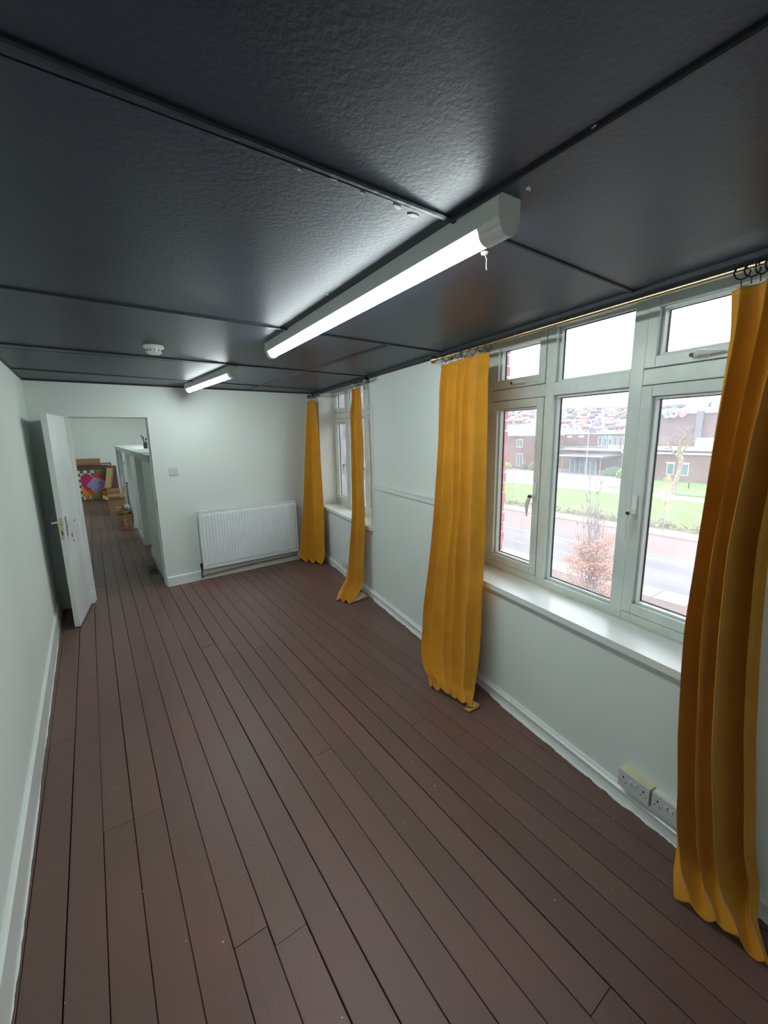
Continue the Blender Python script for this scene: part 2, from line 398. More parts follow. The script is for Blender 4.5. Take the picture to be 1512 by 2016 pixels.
# panel mouldings on the right wall between the windows
m = MB()
m.box(2.45, 3.84, -.014, 0, 1.205, 1.25, F=RW, bev=.003); m.box(2.45, 3.84, -.020, 0, 1.245, 1.262, F=RW, bev=.003)
m.build('trim_7', GLOSSW, kind='structure')
m = MB(); m.box(3.815, 3.835, -.006, 0, .09, 2.05, F=RW, bev=.002); m.build('trim_8', GLOSSW, kind='structure')
m = MB(); m.box(4.56, 4.575, -.004, 0, .09, .73, F=RW, bev=.001); m.build('trim_9', GLOSSW, kind='structure')

# ================================================================== WINDOWS
def window(idx, S_, sL, sR, revL, revR):
    """S_ maps window_1 along-coordinates to this window."""
    root = bpy.data.objects.new('window_%d' % idx, None); COL.objects.link(root)
    loc = RW((sL+sR)/2, .24, ZS); root.location = loc; WORLDLOC[root.name] = loc; root['kind'] = 'structure'
    def bx(m, a, b, c, d, z0, z1, bev=.004): m.box(min(S_(a), S_(b)), max(S_(a), S_(b)), c, d, z0, z1, F=RW, bev=bev)
    m = MB()
    t0, t1 = .22, .298
    bx(m, 2.40, 2.321, t0, t1, .785, 2.42); bx(m, .827, .74, t0, t1, .785, 2.42)
    bx(m, 1.862, 1.798, t0, t1, .785, 2.40); bx(m, 1.344, 1.279, t0, t1, .785, 2.40)
    for a, b in ((2.321, 1.862), (1.798, 1.344), (1.279, .827)):
        bx(m, a, b, t0, t1, 1.960, 2.032); bx(m, a, b, t0, t1, 2.347 if a != 1.798 else 2.335, 2.42); bx(m, a, b, t0, t1, .785, .838)
    m.build('window_frame', PVC, root)
    g = MB()
    for a, b in ((2.321, 1.862), (1.279, .827)):
        for z0, z1 in ((.838, 1.960), (2.032, 2.347)): 
            e = .010
            for q in ((a, a-e, z0, z1), (b+e, b, z0, z1), (a, b, z0, z0+e), (a, b, z1-e, z1)): bx(g, q[0], q[1], .238, .25, q[2], q[3], 0)
    g.build('gasket', GASK, root)
    # glazing beads of the middle lights
    m = MB()
    for z0, z1 in ((.838, 1.960), (2.032, 2.335)):
        e = .014
        for q in ((1.798, 1.798-e, z0, z1), (1.344+e, 1.344, z0, z1), (1.798, 1.344, z0, z0+e), (1.798, 1.344, z1-e, z1)): bx(m, q[0], q[1], .246, .274, q[2], q[3], .003)
    m.build('glazing_bead', PVC, root)
    def seal(a, b, z0, z1):
        g = MB(); e = .004
        for q in ((a, a-e, z0, z1), (b+e, b, z0, z1), (a, b, z0, z0+e), (a, b, z1-e, z1)): bx(g, q[0], q[1], .268, .276, q[2], q[3], 0)
        return g
    seal(1.784, 1.358, .852, 1.946).build('gasket', GASK, root); seal(1.784, 1.358, 2.046, 2.321).build('gasket', GASK, root)
    for a, b, z0, z1 in ((1.79, 1.35, .845, 1.953), (1.79, 1.35, 2.04, 2.328)):
        p = MB(); bx(p, a, b, .277, .281, z0, z1, 0); p.build('pane', GLASS, root)
    for a, b, z0, z1, hd in ((2.318, 1.865, .841, 1.957, 'L'), (2.318, 1.865, 2.035, 2.344, 'V'), (1.276, .830, .841, 1.957, 'R'), (1.276, .830, 2.035, 2.344, 'V')):
        m = MB(); e = .050; tt0 = .214
        for q in ((a, a-e, z0, z1), (b+e, b, z0, z1), (a-e, b+e, z0, z0+e), (a-e, b+e, z1-e, z1)): bx(m, q[0], q[1], tt0, .288, q[2], q[3], .004)
        sash = m.build('sash', PVC, root)
        m = MB(); k = .011
        A, B, Z0, Z1 = a-e, b+e, z0+e, z1-e
        for q in ((A, A-k, Z0, Z1), (B+k, B, Z0, Z1), (A, B, Z0, Z0+k), (A, B, Z1-k, Z1)): bx(m, q[0], q[1], .236, .270, q[2], q[3], .003)
        m.build('glazing_bead', PVC, sash)
        seal(A-k, B+k, Z0+k, Z1-k).build('gasket', GASK, sash)
        p = MB(); bx(p, A, B, .277, .281, Z0, Z1, 0); p.build('pane', GLASS, sash)
        # espagnolette handle
        h = MB()
        if hd == 'V':
            c = S_((a+b)/2); zc = z0+.022
            h.box(c-.055, c+.015, .203, .214, zc-.012, zc+.012, F=RW, bev=.004)
            h.tube([RW(c, .205, zc), RW(c+.0, .180, zc)], .011, 10)
            h.tube([RW(c+.004, .182, zc), RW(c-.03, .176, zc+.007), RW(c-.065, .182, zc+.003), RW(c-.10, .185, zc+.0)], [.011, .012, .009, .004], 8)
            kc = RW(c, .172, zc)
        else:
            c = S_(b+.024) if hd == 'L' else S_(a-.024); zc = 1.36
            sg = 1 if hd == 'L' else 1
            h.box(c-.012, c+.012, .203, .214, zc-.03, zc+.085, F=RW, bev=.004)
            h.tube([RW(c, .205, zc), RW(c, .172, zc)], .012, 10)
            bend = .022 if hd == 'L' else .006
            h.tube([RW(c, .176, zc+.012), RW(c+bend*.5, .168, zc-.02), RW(c+bend, .166, zc-.06), RW(c+bend*1.15, .172, zc-.10), RW(c+bend*1.2, .172, zc-.13)], [.012, .013, .011, .008, .004], 8)
            kc = RW(c, .160, zc)
        ho = h.build('window_handle', PLASTW, sash, smooth=True)
    # lock buttons kept as parts of the window
        kb = MB(); kb.lathe([(0, .004), (.0085, .004), (.0085, -.012)], kc, -NR, 12); kb.build('lock_button', GASK, root)
    # board and sealant
    m = MB(); m.prism([(revR-.035, -.032), (revL+.01, -.032), (revL+.01, 0), (revL-.0, .225), (revR, .225), (revR, 0), (revR-.035, 0)], .755, .79, F=RW)
    m.build('window_sill', GLOSSW, root)
    m = MB(); m.box(min(sL, sR)+.0, max(sL, sR), .208, .222, .789, .796, F=RW, bev=.002); m.build('sealant', DIRTY, root)
    return root
window(1, lambda s: s, 2.40, .75, 2.40, .75)
window(2, lambda s: 5.62-(2.37-s)*1.045, 5.58, 3.90, 5.56, 3.90)
m = MB()
for a, b in ((8.0, 8.06), (9.7, 9.76), (11.3, 11.36), (12.94, 13.0)): m.box(a, b, .2, .27, .78, 2.4, F=RW)
for z0, z1 in ((.775, .83), (2.34, 2.4)): m.box(8.0, 13, .2, .27, z0, z1, F=RW)
m.build('window_3', PVC, kind='structure')  # unseen window, put in to daylight the back room
m = MB()
for a, b in ((-1.75, -1.69), (-1.25, -1.19), (-.86, -.80), (-.36, -.30)): m.box(a, b, .2, .27, .78, 2.4, F=RW)
for z0, z1 in ((.775, .83), (1.96, 2.03), (2.34, 2.4)): m.box(-1.75, -.30, .2, .27, z0, z1, F=RW)
m.box(-1.77, -.28, -.03, .2, .76, .79, F=RW)
m.build('window_4', PVC, kind='structure')  # unseen window, added to brighten the near wall and floor

# ================================================================== DOOR (opened into the room)
HX, HY = -.170, 5.335
ux, uy = (-.272-HX), (4.66-HY); Ld = math.hypot(ux, uy); ux /= Ld; uy /= Ld
UD = Vector((ux, uy, 0)); ND = Vector((uy, -ux, 0))    # ND points towards -x side (back of leaf)
def DW(a, t, z): return Vector((HX, HY, 0)) + UD*a + ND*t + Vector((0, 0, z))
dr = bpy.data.objects.new('door_1', None); COL.objects.link(dr); dr.location = (HX, HY, 0); WORLDLOC[dr.name] = Vector((HX, HY, 0)); dr['kind'] = 'structure'
m = MB(); m.box(.004, Ld, 0, .044, .012, 1.972, F=DW, bev=.002); m.build('door_leaf', GLOSSW, dr)
m = MB()
m.box(Ld-.0005, Ld+.0015, .012, .034, .86, 1.06, F=DW, bev=.0005)
m.box(Ld+.0005, Ld+.010, .017, .029, .985, 1.005, F=DW, bev=.002)
lk = m.build('lock_faceplate', BRASS, dr)
m = MB(); m.box(Ld+.0012, Ld+.0020, .018, .026, .90, .94, F=DW); m.build('keyhole', BLACK, lk)
for sd, t0 in ((-1, -.006), (1, .050)):
    m = MB(); m.box(Ld-.075, Ld-.035, min(t0, t0+sd*-.006), max(t0, t0+sd*-.006), .88, 1.06, F=DW, bev=.002)
    pl = m.build('handle_plate', CHROME, dr)
    m = MB(); tt = t0+sd*.0
    m.tube([DW(Ld-.055, tt, 1.01), DW(Ld-.055, tt+sd*.045, 1.01)], .009, 10)
    m.tube([DW(Ld-.05, tt+sd*.045, 1.01), DW(Ld-.09, tt+sd*.048, 1.012), DW(Ld-.14, tt+sd*.046, 1.008), DW(Ld-.165, tt+sd*.040, 1.004)], [.009, .009, .008, .006], 10)
    m.build('door_handle', CHROME, dr, smooth=True)
for z in (.22, 1.0, 1.75):
    m = MB(); m.tube([DW(-.004, -.004, z-.04), DW(-.004, -.004, z+.04)], .006, 8); m.box(0, .03, -.002, .001, z-.04, z+.04, F=DW); m.build('hinge', CHROME, dr)
# door lining in the opening
m = MB()
m.box(D0, D0+.012, .0, .135, 0, 1.985, F=FW); m.box(D1-.012, D1, -.002, .135, 0, 1.985, F=FW); m.box(D0+.012, D1-.012, 0, .135, 1.973, 1.985, F=FW)
m.box(D0+.012, D0+.024, .05, .08, 0, 1.973, F=FW); m.box(D1-.024, D1-.012, .05, .08, 0, 1.973, F=FW); m.box(D0+.024, D1-.024, .05, .08, 1.961, 1.973, F=FW)
jm = m.build('door_frame', GLOSSW, dr)
m = MB(); m.box(D1-.014, D1-.0115, .015, .040, .94, 1.04, F=FW); m.build('strike_plate', IRON, jm)
# key with red tag
kt = thing('key', DW(Ld-.055, -.012, .93), 'small key with a red tag hanging from the lock of the white door', 'key')
m = MB(); m.tube([DW(Ld-.055, -.008, .93), DW(Ld-.055, -.030, .93)], .002, 6); m.lathe([(0, 0), (.010, .0), (.010, .002), (0, .002)], DW(Ld-.055, -.033, .93), UD, 12)
m.build('key_blade', CHROME, kt)
m = MB(); m.torus(DW(Ld-.057, -.034, .915), ND, .012, .001, 14, 5); m.build('key_ring', CHROME, kt)
m = MB(); m.prism([(-.012, 0), (.012, 0), (.014, -.025), (.010, -.045), (-.010, -.045), (-.014, -.025)], 0, .003, F=lambda a, z, b: DW(Ld-.06+a, -.034-b, .905+z)); m.build('key_tag', RED, kt)
m = MB(); m.prism([(-.006, 0), (.006, 0), (.009, -.02), (0, -.03), (-.009, -.02)], 0, .003, F=lambda a, z, b: DW(Ld-.068+a, -.036-b, .845+z)); m.build('key_fob', RED, kt)

# ================================================================== CEILING LIGHTS
def batten_light(p0, p1, label, CEIL=CEIL, tube=TUBEM):
    p0 = Vector((p0[0], p0[1], CEIL)); p1 = Vector((p1[0], p1[1], CEIL)); d = (p1-p0); L = d.length; d.normalize(); x = Vector((d.y, -d.x, 0))
    F = lambda a, b, c: p0 + d*a + x*b + Vector((0, 0, c))
    r = thing('batten_light', (p0+p1)/2-Vector((0, 0, .09)), label, 'ceiling light')
    m = MB(); m.prism([(-.037, 0), (.037, 0), (.037, -.054), (-.037, -.054)], .018, L-.018, F=lambda b, c, a: F(a, b, c)); m.build('light_body', PLASTW, r)
    prof = [(-.028, -.052)]+[(-.029*cos(pi*k/12), -.0545-.032*sin(pi*k/12)) for k in range(13)]+[(.028, -.052)]
    m = MB(); m.prism(prof, .075, L-.045, F=lambda b, c, a: F(a, b, c)); m.build('light_diffuser', tube, r, smooth=True)
    for a0, a1 in ((0, .075), (L-.045, L)):
        pr = [(-.0345, 0), (-.0345, -.055)]+[(-.0345*cos(pi*k/10), -.055-.036*sin(pi*k/10)) for k in range(11)]+[(.0345, -.055), (.0345, 0)]
        pts = [(-.038, .0), (-.038, -.052), (-.030, -.062)]+[(-.030*cos(pi*k/10), -.062-.028*sin(pi*k/10)) for k in range(1, 10)]+[(.030, -.062), (.038, -.052), (.038, 0)]
        m = MB(); m.prism(pts, a0, a1, F=lambda b, c, a: F(a, b, c)); m.build('end_cap', PLASTW, r)
batten_light((.905, .745), (1.005, 2.66), 'long lit white batten light on dark ceiling, the nearer of the two')
batten_light((1.045, 3.63), (.965, 5.12), 'short lit batten light near the far wall, the farther one')
batten_light((1.1, 8.7), (1.1, 10.4), 'unseen batten light added to brighten the back room, nearer to the doorway', 2.748, TUBE_ADDED)  # this lamp and the next are out of view, added for brightness
batten_light((1.1, 11.9), (1.1, 13.6), 'unseen batten light added to brighten the back room, nearer to the end wall', 2.748, TUBE_ADDED)

# smoke detector
r = thing('smoke_detector', (.402, 3.075, CEIL-.05), 'round white smoke detector on the dark ceiling', 'smoke detector')
m = MB(); m.lathe([(0, 0), (.058, 0), (.058, -.010), (.052, -.018), (0, -.018)], (.402, 3.075, CEIL), seg=28); m.build('detector_base', PLASTW, r, smooth=True)
m = MB(); m.lathe([(.046, -.018), (.044, -.040), (.034, -.050), (0, -.050)], (.402, 3.075, CEIL), seg=28); c = m.build('detector_cover', PLASTW, r, smooth=True)
for k in range(12):
    a = 2*pi*k/12; m = MB()
    m.box(-.002, .002, .0440, .0466, -.036, -.025, F=lambda p, q, z: Vector((.402+p*cos(a)-q*sin(a), 3.075+p*sin(a)+q*cos(a), CEIL+z))); m.build('vent_slot', GASK, c)

# ================================================================== CEILING FLAKES
def chip(x, y, sz, lab, rot=0, n=9, asp=2.2):
    rnd = random.Random(int(x*1000+y*77)); m = MB(); pts = []
    for k in range(n):
        a = 2*pi*k/n; rr = sz*rnd.uniform(.55, 1.1); px, py = rr*cos(a)*asp, rr*sin(a)
        pts.append((x+px*cos(rot)-py*sin(rot), y+px*sin(rot)+py*cos(rot)))
    m.prism(pts, CEIL-.0022, CEIL-.0002, XYZ); m.build('paint_chip', CHIP, ceil)
chip(.915, .700, .006, '', .4); chip(.705, .935, .008, '', .1); chip(.765, .945, .009, '', 0, asp=2.0)
chip(.855, .548, .006, '', 1.4); chip(.848, .507, .003, '', 1.4); chip(.862, .600, .003, '', 1.3); chip(1.076, .955, .006, '', .1)
chip(.868, 1.625, .006, '', 1); chip(.30, .905, .002, '', 0, asp=6); chip(.52, .92, .002, '', 0, asp=6); chip(1.55, 2.27, .004, '')
for x, y, sz, rr in ((.44, .93, .0025, 0), (.22, .90, .002, 0), (.60, .93, .003, 0), (.858, .44, .0025, 1.5), (1.30, 2.28, .003, 0), (.85, 2.27, .003, 0), (1.0, 2.285, .003, 0), (.5, 2.24, .002, 0)):
    chip(x, y, sz, '', rr, asp=3)
# loose thread hanging from the ceiling by the batten
m = MB(); m.lathe([(0, 0), (.012, 0), (.010, -.006), (0, -.008)], (1.085, .985, CEIL-.009), seg=10)
m.tube([(1.085, .985, CEIL-.012), (1.090, .98, CEIL-.03), (1.083, .975, CEIL-.05), (1.080, .97, CEIL-.065)], .0014, 5)
m.build('ceiling_hook', CHIP, label='pale hook stub with a short thread under the ceiling beside the nearer light', cat='hook')

# ================================================================== RADIATOR
ra0, ra1 = fa(.965), fa(2.235); rz0, rz1 = .150, .868
rad = thing('radiator', FW((ra0+ra1)/2, -.06, 0), 'white ribbed panel radiator on the far wall beside the doorway', 'radiator')
m = MB(); n = 33; F = lambda a, b, c: FW(a, b, c)
pitch = (ra1-ra0-.05)/n; vs = []; prof = [(ra0+.006, -.100)]
for k in range(n):
    c = ra0+.025+pitch*(k+.5); prof += [(c-pitch*.42, -.100), (c-pitch*.24, -.1085), (c+pitch*.24, -.1085), (c+pitch*.42, -.100)]
prof.append((ra1-.006, -.100)); flat = [(a, -.100) for a, _ in prof]
rows = [(rz0, 0), (rz0+.035, 0), (rz0+.050, 1), (rz1-.052, 1), (rz1-.037, 0), (rz1-.004, 0)]
for z, on in rows:
    for (a, t), (a2, t2) in zip(prof, flat): vs.append(FW(a, t if on else t2, z))
L_ = len(prof)
m.add(vs, [(i*L_+j, i*L_+j+1, (i+1)*L_+j+1, (i+1)*L_+j) for i in range(len(rows)-1) for j in range(L_-1)])
m.build('radiator_panel', RADW, rad)
m = MB(); m.box(ra0+.006, ra1-.006, -.050, -.042, rz0, rz1-.02, F=FW); m.build('back_panel', RADW, rad)
for a, b in ((ra0, ra0+.006), (ra1-.006, ra1)): m = MB(); m.box(a, b, -.104, -.040, rz0+.01, rz1, F=FW, bev=.002); m.build('side_cover', RADW, rad)
m = MB()
m.box(ra0, ra1, -.104, -.097, rz1-.006, rz1+.002, F=FW); m.box(ra0, ra1, -.047, -.040, rz1-.006, rz1+.002, F=FW)
for k in range(60):
    a = ra0+.01+(ra1-ra0-.02)*k/59; m.box(a-.003, a+.003, -.097, -.047, rz1-.004, rz1, F=FW)
m.build('top_grille', RADW, rad)
m = MB(); m.tube([FW(ra1+.012, -.072, .24), FW(ra1+.012, -.072, .15), FW(ra1+.012, -.072, .06)], .010, 10); m.lathe([(0, .1), (.018, .1), (.020, .03), (.014, 0)], FW(ra1+.012, -.072, .235), seg=14)
m.build('thermostatic_valve', PLASTW, rad, smooth=True)
m = MB(); m.tube([FW(ra0-.004, -.072, .19), FW(ra0-.016, -.072, .19), FW(ra0-.018, -.072, .16), FW(ra0-.018, -.072, .045)], .009, 10); m.lathe([(0, .045), (.013, .045), (.013, 0)], FW(ra0-.018, -.072, .18), seg=12)
m.build('lockshield_valve', IRON, rad, smooth=True)
m = MB(); m.tube([FW(ra0-.018, -.060, .058), FW(ra0+.2, -.045, .062), FW((ra0+ra1)/2, -.040, .075), FW(ra1+.012, -.050, .085)], .0085, 10)
m.tube([FW(ra1+.012, -.072, .09), FW(ra1+.012, -.05, .085)], .0085, 8)
m.build('heating_pipe', COPPER, rad, smooth=True)
for u in (.07, .55, .93):
    a = ra0+(ra1-ra0)*u; m = MB(); m.box(a-.008, a+.008, -.052, -.018, .055+.02*u, .085+.02*u, F=FW, bev=.003); m.build('pipe_clip', PLASTW, rad)

# ================================================================== SWITCH AND SOCKETS
def rocker(F, a, b, z, par, w=.012, h=.02):
    m = MB(); m.prism([(b, z-h/2), (b-.0025, z-h/2), (b-.005, z+h/2), (b, z+h/2)], a-w/2, a+w/2, F=lambda t, zz, s: F(s, t, zz)); return m.build('switch_rocker', PLASTW, par)
sw0 = fa(.765)
sw = thing('light_switch', FW(sw0, -.005, 1.36), 'white light switch plate on the far wall beside the doorway', 'light switch')
m = MB(); m.box(sw0-.047, sw0+.047, -.009, 0, 1.317, 1.403, F=FW, bev=.003); m.build('switch_plate', PLASTG, sw)
for k in (-.014, .014): rocker(FW, sw0+k, -.009, 1.36, sw)
def socket(s0, z0, depth, boxmat, label, root_t=0):
    r = thing('wall_socket', RW(s0, -depth/2, z0), label, 'socket')
    m = MB(); m.box(s0-.073, s0+.073, -depth, 0, z0-.043, z0+.043, F=RW, bev=.003); m.build('back_box', boxmat, r)
    m = MB(); m.box(s0-.073, s0+.073, -depth-.009, -depth, z0-.043, z0+.043, F=RW, bev=.003); m.build('face_plate', PLASTG, r)
    for k in (-.047, .047):
        m = MB(); F = lambda a, b, c: RW(a, b, c); t = -depth-.0095
        m.box(s0+k-.003, s0+k+.003, t, t+.003, z0+.006, z0+.017, F=RW); m.box(s0+k-.014, s0+k-.007, t, t+.003, z0-.013, z0-.009, F=RW); m.box(s0+k+.007, s0+k+.014, t, t+.003, z0-.013, z0-.009, F=RW)
        m.build('pin_holes', BLACK, r)
    for k in (-.011, .011): rocker(RW, s0+k, -depth-.009, z0+.01, r, .011, .02)
    return r
socket(.972, .150, .036, CREAM, 'double wall socket on a cream box under the near window, left of its neighbour')
socket(.820, .150, .030, PLASTW, 'double wall socket on a white box, half hidden by the nearest curtain')
socket(4.72, .130, .006, PLASTW, 'flush double socket low on the wall under the far window')

# ================================================================== CURTAIN POLES, RINGS
ring_groups = {}
def pole(s0, s1, z, matr, label, ends, brackets):
    r = thing('curtain_pole', RW((s0+s1)/2, -.08, z-.02), label, 'curtain pole')
    m = MB(); m.tube([RW(s0, -.08, z), RW(s1, -.08, z)], .0105, 14); m.build('pole', matr, r, smooth=True)
    for e, sg in ends:
        m = MB(); m.lathe([(.0105, -.004), (.016, 0), (.016, .006), (.010, .010), (.012, .014), (.024, .028), (.028, .042), (.026, .052), (.012, .060), (0, .061)], RW(e, -.08, z), UR*sg, 18); m.build('finial', matr, r, smooth=True)
    for s in brackets:
        m = MB(); m.tube([RW(s, -.08, z), RW(s, -.001, z+.008)], .006, 8); m.lathe([(0, 0), (.022, 0), (.022, .004), (0, .006)], RW(s, 0, z+.008), -NR, 14); m.torus(RW(s, -.08, z), UR, .014, .003, 14, 6)
        m.build('bracket', matr, r, smooth=True)
pole(.10, 2.56, 2.262, BRASS, 'brass curtain pole above the near window with ball finial', ((2.56, 1),), (.25, 2.50))
pole(3.82, 5.66, 2.262, mat('dark_chrome', (.22, .22, .24, 1), .25, 1), 'dark metal curtain pole above the far window', ((5.66, 1), (3.82, -1)), (3.90, 5.52))
def ring(s, z, label, group, tilt=0, r=.021):
    rr = thing('curtain_ring', RW(s, -.08, z-.04), label, 'curtain ring', group)
    ax = (UR*cos(tilt)+NR*sin(tilt)); m = MB(); m.torus(RW(s, -.08, z-.0105), ax, r, .0026, 22, 7); m.build('ring', IRON, rr, smooth=True)
    m = MB(); m.tube([RW(s, -.08, z-.030), RW(s, -.078, z-.040), RW(s, -.076, z-.052)], .0018, 6); m.build('hook', IRON, rr)
ORD = ['leftmost', 'second from left', 'third from left', 'fourth from left', 'fifth from left', 'sixth from left', 'last from left']
for n_, (s, t) in enumerate(zip((2.455, 2.323, 2.285, 2.253, 2.171, 2.093, 2.024), (.2, 1.1, -.6, .9, .8, .9, .1))):
    ring(s, 2.262, ORD[n_]+' of the seven black rings on the curtain left of the near window', 'rings of the curtain left of the near window', t)
for n_, (s, t) in enumerate(zip((.793, .766, .742, .715, .69, .64), (.9, .8, .4, .6, .3, .5))):
    ring(s, 2.262, ORD[n_]+' of the black rings carrying the nearest curtain', 'rings of the nearest curtain', t)
for n_, (s, t) in enumerate(zip((5.62, 5.56, 5.50, 5.44), (.2, .6, .1, .5))):
    ring(s, 2.262, ORD[n_]+' of the small rings on the far corner curtain', 'rings of the far corner curtain', t, .019)
for n_, (s, t) in enumerate(zip((4.04, 3.985, 3.94), (.7, .3, .9))):
    ring(s, 2.262, ORD[n_]+' of the small rings on the curtain right of the far window', 'rings of the curtain right of the far window', t, .019)
m = MB(); m.tube([RW(3.79, -.08, 2.25), RW(3.79, -.075, 2.12), RW(3.795, -.075, 2.02)], .0022, 6); m.lathe([(0, 0), (.009, -.006), (.011, -.02), (.006, -.032), (0, -.034)], RW(3.795, -.075, 2.02), seg=12)
m.build('draw_rod', PLASTW, label='white curtain draw cord with a small knob at the far window', cat='cord')

# ================================================================== CURTAINS
def lerp(a, b, u): return a+(b-a)*u
def interp(x, xs, ys):
    if x <= xs[0]: return ys[0]
    for i in range(len(xs)-1):
        if x <= xs[i+1]: return lerp(ys[i], ys[i+1], (x-xs[i])/(xs[i+1]-xs[i]))
    return ys[-1]
def smooth_rows(rows, v):
    n = len(rows)-1; x = v*n; i = min(int(x), n-1); u = x-i
    p0, p1, p2, p3 = rows[max(i-1, 0)], rows[i], rows[i+1], rows[min(i+2, n)]
    return [lerp(b, c, u)+.5*u*(1-u)*((1-u)*((c-a)*.5-(c-b)) + u*((c-b)-(d-b)*.5))*1.0 if True else 0 for a, b, c, d in zip(p0, p1, p2, p3)]
def curtain(name, rows, b0, b1, hs, label, nu=150, nv=110, sharp=.3, seed=1, wrinkle=.004, shift=.5, th=.0022, extra=None, ampk=1.75):
    """rows: (sL,tL,zL, sR,tR,zR, amp, floorness). b0/b1: u of fold extremes at top and bottom."""
    rnd = random.Random(seed); root = thing(name, RW((rows[-1][0]+rows[-1][3])/2, (rows[-1][1]+rows[-1][4])/2, 0), label, 'curtain', None)
    K = len(b0); vs = []
    ph = [rnd.uniform(0, 6.28) for _ in range(8)]; fa_ = [rnd.uniform(.55, 1.25) for _ in range(K+1)]
    for j in range(nv+1):
        v = j/nv; R = smooth_rows(rows, v);  bb = [lerp(x, y, v) for x, y in zip(b0, b1)]
        Lp = Vector(R[0:3]); Rp = Vector(R[3:6]); amp = R[6]; fl = max(0, min(1, R[7]))
        n = (Vector((0, -1, 0))*(1-fl)+Vector((0, -.1, 1))*fl).normalized(); d = (Rp-Lp)
        for i in range(nu+1):
            u = i/nu; k = 0
            while k < K-2 and u > bb[k+1]: k += 1
            f = (u-bb[k])/max(1e-6, bb[k+1]-bb[k]); e = (1-cos(pi*f))/2
            e = e*(1-sharp)+sharp*f
            A_ = amp*ampk
            prof = lerp(hs[k], hs[k+1], e)
            slip = (hs[k+1]-hs[k])*sin(pi*f)*shift
            P = Lp+d*u + n*A_*prof + d.normalized()*A_*slip*.30*(1 if u > .02 and u < .98 else 0)
            wv = wrinkle*(sin(9*v*3+ph[0]+u*7)*.5+sin(17*v+ph[1]+u*13)*.3+sin(31*v*u+ph[2])*.3)*min(1, v*3)
            P += n*wv
            if extra: P += extra(u, v)
            P.y = min(P.y, -.022 if P.z > .1 else -.032); P.z = max(P.z, .006)
            vs.append(RW(*P))
    m = MB(); m.add(vs, [(j*(nu+1)+i, j*(nu+1)+i+1, (j+1)*(nu+1)+i+1, (j+1)*(nu+1)+i) for j in range(nv) for i in range(nu)])
    o = m.build('fabric', VELVET, root, smooth=True)
    for p in o.data.polygons: p.use_smooth = True
    md = o.modifiers.new('solidify', 'SOLIDIFY'); md.thickness = th; md.offset = 0
    # pleat tape / heading seam
    k = MB(); tp = []
    for i in range(0, nu+1):
        a = vs[0*(nu+1)+i]; b = vs[2*(nu+1)+i]; tp += [a-NR*.0022, b-NR*.0022+(b-a)*.2]
    k.add(tp, [(2*i, 2*i+1, 2*i+3, 2*i+2) for i in range(nu)])
    hd = k.build('heading', VELVET, root, smooth=True)
    md = hd.modifiers.new('solidify', 'SOLIDIFY'); md.thickness = .002
    return root, vs, nu
# nearest curtain (right edge of the view)
curtain('curtain', [
    (.815, -.080, 2.200, .56, -.080, 2.210, .028, 0),
    (.795, -.095, 2.05, .56, -.085, 2.05, .050, 0),
    (.795, -.110, 1.75, .60, -.070, 1.75, .060, 0),
    (.790, -.135, 1.35, .62, -.060, 1.40, .075, 0),
    (.785, -.155, 1.05, .60, -.060, 1.05, .085, 0),
    (.768, -.150, .64, .575, -.050, .70, .085, 0),
    (.748, -.150, .42, .545, -.040, .42, .085, 0),
    (.738, -.150, .27, .525, -.040, .25, .080, .05),
    (.725, -.150, .150, .50, -.045, .14, .07, .1),
    (.700, -.200, .075, .47, -.110, .06, .05, .5),
    (.668, -.244, .010, .40, -.190, .010, .030, 1)],
    [0, .14, .30, .42, .52, .64, .78, .90, 1], [0, .18, .36, .47, .55, .70, .85, .95, 1], [0, .75, .05, .95, .45, 1.0, -.25, .45, .1],
    'mustard velvet curtain at the right edge of the view, nearest of the four', seed=3, wrinkle=.004, ampk=1.35)
# second curtain, left of near window
curtain('curtain', [
    (2.500, -.080, 2.205, 2.005, -.080, 2.212, .026, 0),
    (2.490, -.090, 2.05, 2.003, -.085, 2.05, .034, 0),
    (2.478, -.100, 1.70, 2.000, -.082, 1.70, .042, 0),
    (2.478, -.120, 1.22, 1.990, -.082, 1.22, .048, 0),
    (2.510, -.150, .76, 1.985, -.090, .85, .050, 0),
    (2.515, -.190, .42, 1.962, -.115, .50, .052, 0),
    (2.480, -.235, .22, 1.955, -.140, .25, .045, .05),
    (2.360, -.290, .09, 1.950, -.165, .08, .038, .2),
    (2.225, -.345, .012, 1.905, -.235, .012, .022, .9)],
    [0, .10, .20, .30, .40, .47, .53, .62, .70, .85, 1], [0, .10, .18, .32, .46, .54, .62, .70, .80, .90, 1], [0, .8, .0, 1.0, .45, .85, .40, .9, .3, .8, .1],
    'mustard velvet curtain hanging left of the near window, brightly lit', seed=5, wrinkle=.006)
# third curtain, right side of far window
curtain('curtain', [
    (4.155, -.085, 2.205, 3.925, -.080, 2.212, .020, 0),
    (4.115, -.085, 2.09, 3.915, -.080, 2.05, .045, 0),
    (4.170, -.085, 1.95, 3.913, -.080, 1.90, .050, 0),
    (4.189, -.085, 1.50, 3.890, -.080, 1.50, .050, 0),
    (4.185, -.100, .96, 3.893, -.080, 1.00, .055, 0),
    (4.235, -.130, .43, 3.940, -.080, .50, .055, 0),
    (4.175, -.210, .17, 3.950, -.095, .17, .05, .15),
    (4.150, -.300, .045, 3.925, -.180, .04, .045, .7),
    (4.010, -.390, .010, 3.845, -.300, .010, .035, 1)],
    [0, .30, .48, .66, 1], [0, .32, .52, .72, 1], [0, .8, -.25, .8, 0],
    'narrow mustard velvet curtain right of the far window, pooling on the floor', nu=110, seed=8, wrinkle=.006, ampk=1.15)
